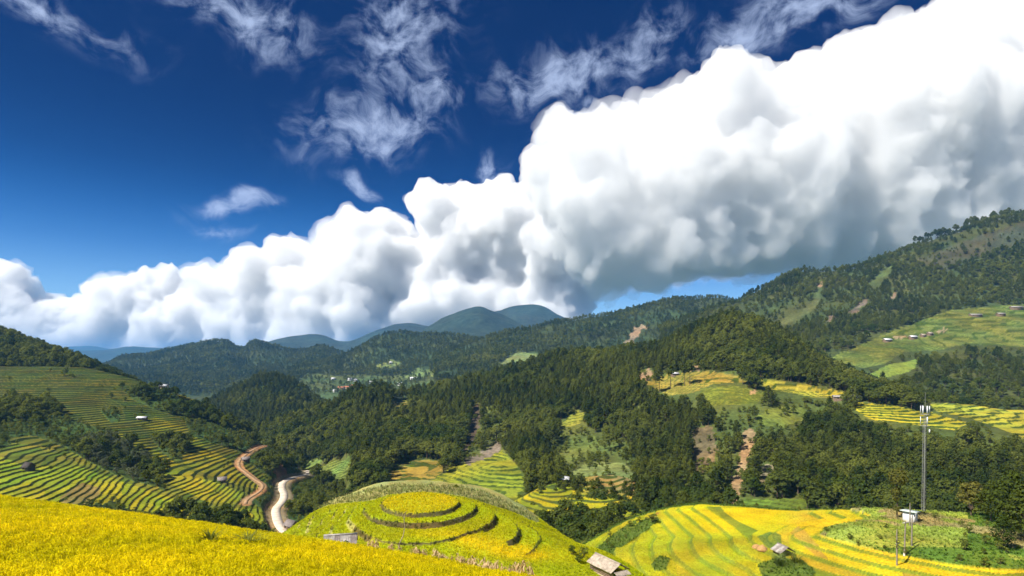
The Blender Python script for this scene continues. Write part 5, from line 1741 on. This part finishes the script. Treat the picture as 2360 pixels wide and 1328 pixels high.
# ---- field huts in front
def hut_at(ridge_a, ridge_b, W, drop, land_z, label, **kw):
    """hut whose ridge runs between two points (world); W half width; drop eave below ridge"""
    a, b = Vector(ridge_a), Vector(ridge_b)
    c = (a + b) / 2; d = b - a
    rz = math.atan2(d.y, d.x)
    hr = c.z - land_z
    return field_hut((c.x, c.y, land_z), rz, math.hypot(d.x, d.y), W, hr - drop, hr, label, **kw)


def P3(x, y, D): return ((x - CX) / FPX * D, D, CZ + zof(y, D))


hut_at(P3(747, 1235, 78.3), P3(823, 1229, 79.2), 2.1, 1.35, CZ + float(mound.z([785], [78])[0]), 'open field hut with striped grey corrugated roof left of the mound', n_sheet=6, mats=[m_sheet, m_sheet_pale, m_sheet_dark])
za = CZ + float(mound.z([1402], [81.5])[0])
hut_at(P3(1373, 1278, 84), P3(1430, 1297, 79.3), 1.45, .85, min(za, CZ - 29.5), 'low field hut with pale corrugated roof at the right foot of the mound', n_sheet=6, mats=[m_sheet_pale, m_sheet_pale, m_sheet], flap=True)
b3 = field_r.hit(1797, 1279)
kD = b3.y
hut_at(P3(1793, 1251, kD + 1.8), P3(1817, 1263, kD - 1.2), 1.55, 0.95, b3.z, 'small field hut with brown grey roof among the right terraces', n_sheet=4, mats=[m_sheet_dark, m_sheet, m_sheet_dark])


# ---- equipment shelter, mast and poles on the knoll
def shelter():
    p = field_r.at(2098, 127)
    e = empty('equipment_shelter', p, R(38), 'small white equipment shelter with flat pale roof beside the mast', 'shelter')
    part('wall', box_vf((0, 0, 0.75), (2.5, 2.1, 2.7)), m_white, e)
    part('roof', box_vf((0, 0, 2.2), (3.5, 2.9, .14), Matrix.Rotation(R(5), 3, 'Y')), m_roof_pale, e)
    d = part('door', box_vf((0.3, -1.07, .7), (.85, .06, 1.9)), m_white_roof, e)
    part('handle', box_vf((0.6, -1.13, .7), (.06, .06, .2)), m_steel, d)
    part('vent', box_vf((-.8, -1.07, 1.5), (.5, .05, .35)), m_dark, e)


def mast():
    p = field_r.at(2129, 136); H = (p.z - CZ - zof(930, 136)) * -1.0
    e = empty('telecom_mast', p, R(15), 'tall slim lattice telecom mast with white antennas above the knoll', 'mast')
    e.rotation_euler = (R(-0.3), R(1.3), R(15))
    s = 0.30
    C4 = [(s * a, s * b) for a, b in ((-1, -1), (1, -1), (1, 1), (-1, 1))]
    for a, b in C4: part('leg', tube([(a, b, -2), (a * .8, b * .8, H - 3)], [.04, .034]), m_steel, e)
    br = []
    n = 38
    for i in range(n):
        z0, z1 = i * (H - 3) / n, (i + 1) * (H - 3) / n
        for k in range(4):
            a, b = C4[k], C4[(k + 1) % 4]
            br.append(tube([(a[0] * .9, a[1] * .9, z0), (b[0] * .9, b[1] * .9, z1)], [.015, .015], 3))
            br.append(tube([(a[0] * .9, a[1] * .9, z1), (b[0] * .9, b[1] * .9, z1)], [.014, .014], 3))
    part('bracing', br, m_steel, e)['kind'] = 'stuff'
    part('cable_run', tube([(0.1, -.38, 0), (.1, -.36, H - 3)], [.06, .06], 4), m_black, e)
    for zz in (H - 5.2, H - 2.6):
        part('ring', [tube([(math.cos(t_) * .95, math.sin(t_) * .95, zz) for t_ in np.linspace(0, 6.283, 13)], [.04] * 13, 4)] + [tube([(0, 0, zz), (math.cos(t_) * .95, math.sin(t_) * .95, zz)], [.03, .03], 3) for t_ in np.linspace(0, 5.24, 6)], m_steel, e)
    part('top_pole', tube([(0, 0, H - 6.5), (0, 0, H + 2.6)], [.06, .03]), m_steel, e)
    for i in range(6):
        t_ = i * math.pi / 3 + .2; cx_, cy_ = math.cos(t_) * .85, math.sin(t_) * .85
        for j, (zc, hh) in enumerate(((H - 1.5, 1.8), (H - 4.0, 1.7))):
            if j and i % 2: continue
            a_ = part('antenna', box_vf((cx_, cy_, zc), (.12, .22, hh), Matrix.Rotation(t_, 3, 'Z')), m_ant, e)
            part('bracket', tube([(cx_ * .92, cy_ * .92, zc - hh / 2 - .2), (cx_ * .92, cy_ * .92, zc + hh / 2 + .2)], [.035, .035], 4), m_steel, a_)
    part('dish', tube([(.6, -.5, H - 6.4), (.75, -.68, H - 6.4)], [.45, .42], 12), m_ant, e)


POLES = {}


def utility_pole(key, x, y, ytop, label, coil=False, white_foot=False, arm=True, D=None, lean=0.0):
    p = field_r.hit(x, y) if D is None else field_r.at(x, D)
    H = (y - ytop) / FPX * p.y
    e = empty('utility_pole', p, R(20), label, 'pole', 'utility poles on the knoll')
    part('shaft', tube([(0, 0, -.8), (lean / 2, 0, H / 2), (lean, 0, H)], [.15, .125, .09], 8), m_concpole, e, True)
    if white_foot: part('painted_foot', tube([(0, 0, -.1), (0, 0, .55)], [.165, .16], 8), m_white, e)
    if arm:
        a = part('crossarm', box_vf((lean, 0, H - .35), (1.5, .1, .1)), m_concpole, e)
        for q in (-.65, -.3, .3, .65): part('insulator', tube([(lean + q, 0, H - .3), (lean + q, 0, H - .1)], [.05, .035], 6), m_ant, a)
    if coil:
        for zc, r_, tl in ((H * .52, .34, 0.2), (H * .66, .42, 1.1)):
            part('cable_coil', tube([(math.cos(t_) * r_, -.16 - .12 * math.cos(t_ * 2) * tl, zc + math.sin(t_) * r_ * (1 - .35 * tl)) for t_ in np.linspace(0, 6.283, 17)], [.055] * 17, 5), m_black, e)
        part('cable_bracket', box_vf((0, -.1, H * .6), (1.1, .08, .08)), m_concpole, e)
    POLES[key] = (p.x + lean, p.y, p.z + H - .15)


shelter(); mast()
utility_pole('a', 2067, 1303, 1220, 'nearest utility pole with two black cable coils', coil=True, arm=False)
utility_pole('b', 2084, 1283, 1205, 'utility pole with white painted foot and crossarm', white_foot=True, lean=.35)
utility_pole('c', 2101, 1258, 1188, 'plain tall utility pole below the white shelter', arm=False, lean=.15)
utility_pole('d', 2097, 1212, 1160, 'slender far utility pole in front of the white shelter', arm=False, lean=.05)
for a, b, lb in (('a', 'b', 'black cable sagging between the coil pole and the white footed pole'), ('b', 'c', 'black cable from the crossarm pole to the plain pole'), ('c', 'd', 'black cable running up to the shelter pole')):
    pa, pb = np.array(POLES[a]), np.array(POLES[b])
    pts = [pa + (pb - pa) * t_ - np.array([0, 0, .5 * 4 * t_ * (1 - t_)]) for t_ in np.linspace(0, 1, 13)]
    o = link('power_cable', mesh_from('power_cable', *tube(pts, [.018] * 13, 4)), m_black, None, label=lb, category='cable', group='cables between the poles')


# ---- dead branch set upright in the mound's rice
def branch():
    D = 80.5
    pts = [np.array(P3(x, y, D)) for x, y in ((917, 1270), (921, 1252), (929, 1236), (933, 1216), (931, 1196), (934, 1180))]
    e = empty('dead_branch', Vector(pts[0]), 0, 'crooked dead branch standing upright on the mound', 'branch')
    L = [p - pts[0] for p in pts]
    part('stem', tube(L, [.075, .07, .065, .055, .045, .03]), m_deadwood, e, True)
    part('prop', tube([L[1] + [.0, -.3, .15], L[1] + [.14, -.2, -1.5]], [.05, .045]), m_wood, e)
    part('twig', [tube([L[4], L[4] + [-.25, 0, .5], L[4] + [-.15, .1, 1.0]], [.03, .02, .01], 4), tube([L[3], L[3] + [.3, .1, .4]], [.03, .012], 4), tube([L[5], L[5] + [.35, .1, .1]], [.025, .012], 4)], m_deadwood, e)


branch()


# ---- dry maize along the edge of the foreground field
def maize_mesh(seed):
    rs = np.random.RandomState(seed)
    h = 1.35
    st = tube([(0, 0, -.2), (rs.uniform(-.05, .05), 0, h * .5), (rs.uniform(-.12, .12), rs.uniform(-.1, .1), h)], [.016, .014, .008], 5)
    L = []
    for i in range(9):
        a = rs.uniform(0, 6.28); z0 = h * (.18 + .085 * i); d = np.array([math.cos(a), math.sin(a), 0]); s = np.array([-d[1], d[0], 0])
        ln = rs.uniform(.3, .6)
        P_ = [np.array([0, 0, z0]), d * ln * .45 + [0, 0, z0 + .16], d * ln * .8 + [0, 0, z0 - .02], d * ln + [0, 0, z0 - .30]]
        V = []
        for q, w in zip(P_, (.02, .055, .05, .012)): V += [q - s * w, q + s * w]
        L.append((np.array(V), np.array([(0, 1, 3, 2), (2, 3, 5, 4), (4, 5, 7, 6)])))
    a = rs.uniform(0, 6.28)
    L.append(tube([(0, 0, h * .55), (math.cos(a) * .1, math.sin(a) * .1, h * .62), (math.cos(a) * .17, math.sin(a) * .17, h * .72)], [.03, .045, .012], 6))
    ms, ml = mesh_from('stalk', *st), mesh_from('leaf_bunch', *cat(L), smooth=False)
    ms.materials.append(m_straw); ml.materials.append(m_dryleaf)
    return ms, ml


MZ_ = [maize_mesh(s) for s in range(5)]
rs = np.random.RandomState(44)
cl = [(862, 10, 9, 'in the tall bunch right of the striped hut'), (905, 22, 8, 'left of the dead branch'), (960, 28, 12, 'right of the dead branch'), (1020, 26, 12, 'below the middle of the mound'), (1075, 26, 16, 'in the thickest bunch below the mound'),
      (1120, 22, 12, 'below the gold swath of the mound'), (1165, 22, 12, 'near the right end of the row'), (1205, 22, 12, 'at the right end of the row by the bottom of the photo')]
for cx_, sx_, n_, ph_ in cl:
    for _ in range(n_):
        x = cx_ + rs.normal(0, sx_ * .55)
        XK, _z = field_fg.knots(np.array([x])); D = XK[0, 3] + rs.uniform(-1.6, 0.8)
        p = field_fg.at(x, D)
        e = empty('dry_maize_plant', p, rs.uniform(0, 6.28), 'withered maize plant ' + ph_, 'maize plant', 'withered maize along the field edge')
        s = rs.uniform(.75, 1.25) * (1.25 if cx_ == 862 else 1.0); e.scale = (s, s, s); e.rotation_euler = (rs.normal(0, .12), rs.normal(0, .12), rs.uniform(0, 6.28))
        ms, ml = MZ_[rs.randint(5)]
        link('stalk', ms, None, e); link('leaf_bunch', ml, None, e)

# ---- shrubs and single trees one can point to
m_brown = mat_leaf('bronze_leaves', (0.12, 0.12, 0.026), (0.21, 0.19, 0.042), 0.25)
m_brightpine = mat_leaf('yellow_green_needles', (0.050, 0.075, 0.014), (0.11, 0.13, 0.022), 0.3)  # naturally yellow green needles of the feathery pines at the right edge
m_blade = mat_leaf('reed_blades', (0.10, 0.16, 0.05), (0.18, 0.24, 0.07), 0.3, 0.2)


def tiered_tree(seed):
    rs = np.random.RandomState(seed); C, N, S = [], [], []
    for (z0, r, n, zx) in ((9.2, 1.9, 420, 1.0), (8.3, 1.6, 200, .8), (5.7, 1.0, 220, 1.1), (4.4, .75, 120, 1.1), (1.9, .85, 120, .8)):
        p = rs.normal(0, 1, (n, 3)); p /= np.linalg.norm(p, axis=1)[:, None]
        C.append(np.array([rs.normal(0, .15), rs.normal(0, .15), z0]) + p * rs.uniform(.6, 1.08, n)[:, None] * np.array([r, r, r * zx])); N.append(p + [0, 0, .2]); S.append(rs.uniform(.16, .36, n))
    tr = [tube([(0, 0, -.5), (.12, 0, 3), (-.08, .05, 6), (.1, 0, 9.2)], [.16, .13, .10, .04])]
    for i in range(8):
        a = rs.uniform(0, 6.28); z0 = rs.uniform(7.5, 9); tr.append(tube([(0, 0, z0 - .6), (math.cos(a) * 1.2, math.sin(a) * 1.2, z0 + .5)], [.05, .015], 4))
    return cat(tr), cards(np.vstack(C), np.vstack(N), np.concatenate(S), rs, (.6, 1), .45)


proto('tiered', 'tiered', *tiered_tree(3), m_brown, 11.0)
proto('bronze', 'bronze', *broad(77, 7.5, 16, 90, 0.30, 0.12, 0.30), m_brown, 7.5)
for i in range(2): proto('bigpine', 'bigpine_%d' % i, *pine(81 + i, 15, 0.22, 0.24, 170, 14, 0.30), m_brightpine, 15)
p = field_r.at(2067, 130); plant('bronze_tree', 'slender bronze tree with tufted tiers left of the white shelter', 'tree', None, p, 0.3, PROTO['tiered'][0], (1212 - 1098) / FPX * 130)
p = field_r.at(2238, 131); plant('bronze_tree', 'round bronze green tree on the crest of the knoll', 'tree', None, p, 1.3, PROTO['bronze'][0], (1205 - 1124) / FPX * 131, 1.0)
for i, (x, D, yt, lb) in enumerate(((2284, 126, 1112, 'feathery yellow green pine, leftmost of those at the right edge'), (2330, 119, 1090, 'tallest feathery pine at the right edge of the photo'), (2362, 112, 1120, 'feathery pine cut by the right edge of the photo'),
                                    (2312, 108, 1190, 'short dark pine low at the right edge'))):
    p = field_r.at(x, D); yb = CY - (p.z - CZ) / D * FPX
    plant('pine_tree', lb, 'tree', 'pines at the right edge', p, i * 1.7, PROTO['bigpine'][i % 2], (yb - yt) / FPX * D, 1.05)


def reed_clump(x, D, hill, h, label, seed, n=70, mat=None, spread=0.9, name='reed_clump'):
    V, F, A = blade_set(seed, n, h, 0.035, spread, 0, 1.0)
    p = hill.at(x, D) - Vector((0, 0, .1))
    e = empty(name, p, 0, label, 'grass clump')
    part('blade_tuft', (V, F), mat or m_blade, e)


def shrub(x, y, hill, h, label, seed, wide=1.0, group=None, D=None):
    p = hill.hit(x, y) if D is None else hill.at(x, D)
    plant('shrub', label, 'shrub', group, p - Vector((0, 0, .1)), seed * 1.1, PROTO['bush'][seed % 3], h, wide)


pD = field_fg.hit(483, 1258).y; reed_clump(483, pD, field_fg, 1.25, 'small dark tuft standing in the foreground rice, the left of two', 5, 60, m_broad, .8, 'weed_tuft')
pD = field_fg.hit(571, 1260).y; reed_clump(571, pD, field_fg, 1.1, 'wider dark tuft standing in the foreground rice, the right of two', 6, 80, m_broad, 1.3, 'weed_tuft')
for i, (x, h, w, lb) in enumerate(((797, .8, 1.2, 'low green shrub at the field edge below the striped hut roof'), (826, .75, 1.3, 'green shrub at the field edge right of the striped hut'), (885, .6, 1.2, 'small green shrub among the withered maize'))):
    XK, _z = field_fg.knots(np.array([float(x)])); shrub(x, 0, field_fg, h + .3, lb, i, w, None, XK[0, 3] - .4)
for i, (x, y, h, lb) in enumerate(((1318, 1279, 1.5, 'dark shrub in the rice left of the pale hut, the farthest left'), (1345, 1286, 1.7, 'dark leafy shrub close to the pale hut roof'), (1334, 1297, 1.2, 'low shrub in front of the two by the pale hut'), (1438, 1286, 1.0, 'small shrub behind the right end of the pale hut'))):
    shrub(x, y, mound, h, lb, i, 1.2)
reed_clump(1797, b3.y - 5, field_r, 2.2, 'blue green reed clump in front of the small brown hut', 9, 110, None, 1.6)
reed_clump(1836, b3.y - 4, field_r, 1.5, 'yellowish reed clump right of the small brown hut', 10, 90, m_scrub, 1.8)
for i, (x, h, lb) in enumerate(((492, 2.6, 'bright green reed clump behind the foreground field, left one'), (520, 3.2, 'bright green reed clump behind the foreground field, middle one'), (548, 2.6, 'bright green reed clump behind the foreground field, right one'))):
    reed_clump(x, 192 + 3 * i, left_hill, h * 2.0, lb, 20 + i, 120, m_blade, 3.4)
shrub(1505, 1204, field_r, 2.2, 'dark green bush on the left shoulder of the golden hill', 4, 1.5)
shrub(1052, 1130, mound, 1.2, 'dark bush on the skyline of the mound behind the rice', 2, 1.1, None, 117)
shrub(1020, 1130, mound, .7, 'tiny bush on the skyline of the mound', 1, 1.1, None, 117)


def heap(x, y, r, label, seed):
    rs_ = np.random.RandomState(seed)
    v, f = ico(3); v = v.copy()
    v[:, 2] = np.where(v[:, 2] < -.2, -.2, v[:, 2]) * (.95 - .25 * np.hypot(v[:, 0], v[:, 1]))
    v *= r * (1 + .18 * (vnoise(v[:, 0] * 3 + 9, v[:, 1] * 3, v[:, 2] * 3, seed) - .5))[:, None]
    p = field_r.hit(x, y)
    e = empty('straw_heap', p, 0, label, 'straw heap', 'straw heaps by the small hut')
    me = mesh_from('heap', v, np.hstack((f, f[:, :1]))) if False else mesh_from('heap', v, f)
    link('heap', me, m_straw, e)
    C = v[rs_.randint(0, len(v), 160)] * 1.0
    part('loose_straw', cards(C, C + [0, 0, .2], rs_.uniform(.08, .2, 160), rs_, (.08, .2), .6), m_dryleaf, e)['kind'] = 'stuff'


heap(1757, 1268, 1.05, 'round brown straw heap nearest the small hut', 3)
heap(1743, 1263, .85, 'lower dark straw heap left of the round one', 4)

# ---- houses farther away
H_ = house
H_('hillside_hut', left_hill.hit(328, 968), R(10), 5.2, 3.4, 1.6, .7, m_wood, m_white_roof, 'hut with bright white roof alone on the left terraces', 'hut')
H_('stilt_hut', left_hill.hit(66, 1083), R(-20), 3.6, 3.0, 1.5, 1.5, m_thatch, m_thatch, 'dark thatched hut on the lower left terraces', 'hut')
H_('ridge_house', left_hill.hit(377, 896), R(5), 5.5, 4, 2.2, 1.0, m_cream, m_white_roof, 'tiny pink house on the skyline of the left hillside')
H_('hillside_hut', left_hill.hit(512, 1112), R(30), 3.8, 3, 1.6, 1.2, m_wood, m_sheet_dark, 'small grey hut at the edge of the striped spur', 'hut')
H_('track_hut', left_hill.hit(566, 1064), R(40), 4, 3, 1.7, 1.1, m_wood, m_sheet_dark, 'small dark hut beside the dirt track', 'hut')
H_('roadside_house', left_hill.at(672, 262), R(-35), 5.2, 4.4, 2.0, 1.9, m_wood, m_sheet_dark, 'dark roofed house at the lower end of the concrete road')
H_('plot_hut', mound_far.hit(1303, 1108), R(-25), 4.2, 3.2, 1.7, 1.0, m_wood, m_white_roof, 'pale roofed hut at the top of the small terraced mound', 'hut')
H_('shelf_hut', forest_mid.hit(1555, 866), R(5), 5.5, 4, 1.9, .9, m_wood, m_white_roof, 'white roofed hut on the golden shelf below the wooded peak', 'hut')
H_('farm_shed', forest_mid.hit(1940, 921), R(-12), 11, 5, 1.9, .9, m_wood, m_sheet, 'long grey roofed shed above the golden terraces')
H_('farm_house', forest_mid.hit(1970, 923), R(20), 7, 5, 2.4, 1.3, m_white, m_white_roof, 'white roofed farm house right of the long shed')
for x, y, L, lb in ((2045, 788, 12, 'long white roofed house lowest of the row on the mountain fields'), (2104, 781, 11, 'white roofed house second in the row on the mountain fields'), (2127, 777, 7, 'small white house third in the row on the mountain fields'),
                    (2143, 774, 7, 'small white house at the upper end of the row on the mountain fields')):
    H_('mountain_house', mountain_r.hit(x, y), R(8), L * .8, 5, 2.4, 1.6, m_wood, m_sheet_pale if L < 8 else m_white_roof, lb, 'house', 'houses on the mountain fields')
for x, y, L, lb in ((2248, 730, 14, 'grey roofed farmhouse high on the mountain fields, left of two'), (2306, 728, 9, 'small grey farmhouse high on the mountain fields'), (2342, 713, 15, 'long grey farmhouse near the right edge high on the fields')):
    H_('mountain_house', mountain_r.hit(x, y), R(-5), L, 6, 2.4, 1.4, m_wood, m_sheet, lb, 'house', 'houses on the mountain fields')
VIL = [(787, 897, 22, m_cream, m_red, 'red roofed school block, leftmost in the valley village'), (801, 896, 18, m_cream, m_red, 'red roofed block second from left in the village'), (814, 893, 16, m_cream, m_red, 'higher red roofed block in the village'),
       (826, 894, 16, m_cream, m_red, 'rightmost red roofed block in the village'), (768, 876, 12, m_white, m_white_roof, 'white house above the red roofs, on the left'), (807, 877, 14, m_white, m_white_roof, 'white house above the red roofs, in the middle'),
       (820, 879, 10, m_white, m_white_roof, 'small white house above the red roofs, on the right'), (855, 884, 12, m_white, m_white_roof, 'white house right of the red roofs'), (953, 875, 20, m_white, m_white_roof, 'largest white building at the right of the village'),
       (922, 888, 15, m_white, m_white_roof, 'white house below the largest white building'), (773, 904, 10, m_white, m_white_roof, 'white house just below the red roofs'), (801, 909, 12, m_white, m_sheet_pale, 'grey white house lowest in the village'), (901, 839, 10, m_white, m_white_roof, 'lone white house on the clearing above the village')]
for i, (x, y, L, wm, rm, lb) in enumerate(VIL):
    H_('village_house', ridge_m.hit(x, y), R(-20 + 13 * (i % 5)), L * .75, 7, 3.8, 2.0, wm, rm, lb, 'house', 'houses of the valley village', 4)
# trees standing clear on the skyline of the mountain
rs = np.random.RandomState(9)
for i in range(46):
    x = rs.uniform(2100, 2358) if i > 14 else rs.uniform(2160, 2330)
    XK, _z = mountain_r.knots(np.array([x])); D = XK[0, -1 - mountain_r.na] + rs.uniform(-6, 6)
    plant('skyline_pine', 'bare stemmed pine on the mountain skyline, ' + ('leftmost stretch' if x < 2170 else 'left middle stretch' if x < 2240 else 'right middle stretch' if x < 2300 else 'by the right edge'), 'tree', 'pines on the mountain skyline', mountain_r.at(x, D) - Vector((0, 0, .3)), rs.uniform(0, 6.28), PROTO['lone_pine'][i % 2], rs.uniform(14, 23))
for i, (x, y, h) in enumerate(((1470, 915, 15), (1483, 915, 14), (1512, 908, 16), (1520, 905, 15), (1545, 895, 17), (1578, 890, 16), (1590, 888, 17), (1450, 930, 14), (1436, 938, 13))):
    plant('tall_pine', ('tall pine standing clear before the golden shelf, %s' % ('one of a loose row')), 'tree', 'tall pines before the golden shelf', forest_mid.hit(x, y), i, PROTO['lone_pine'][i % 2], h)
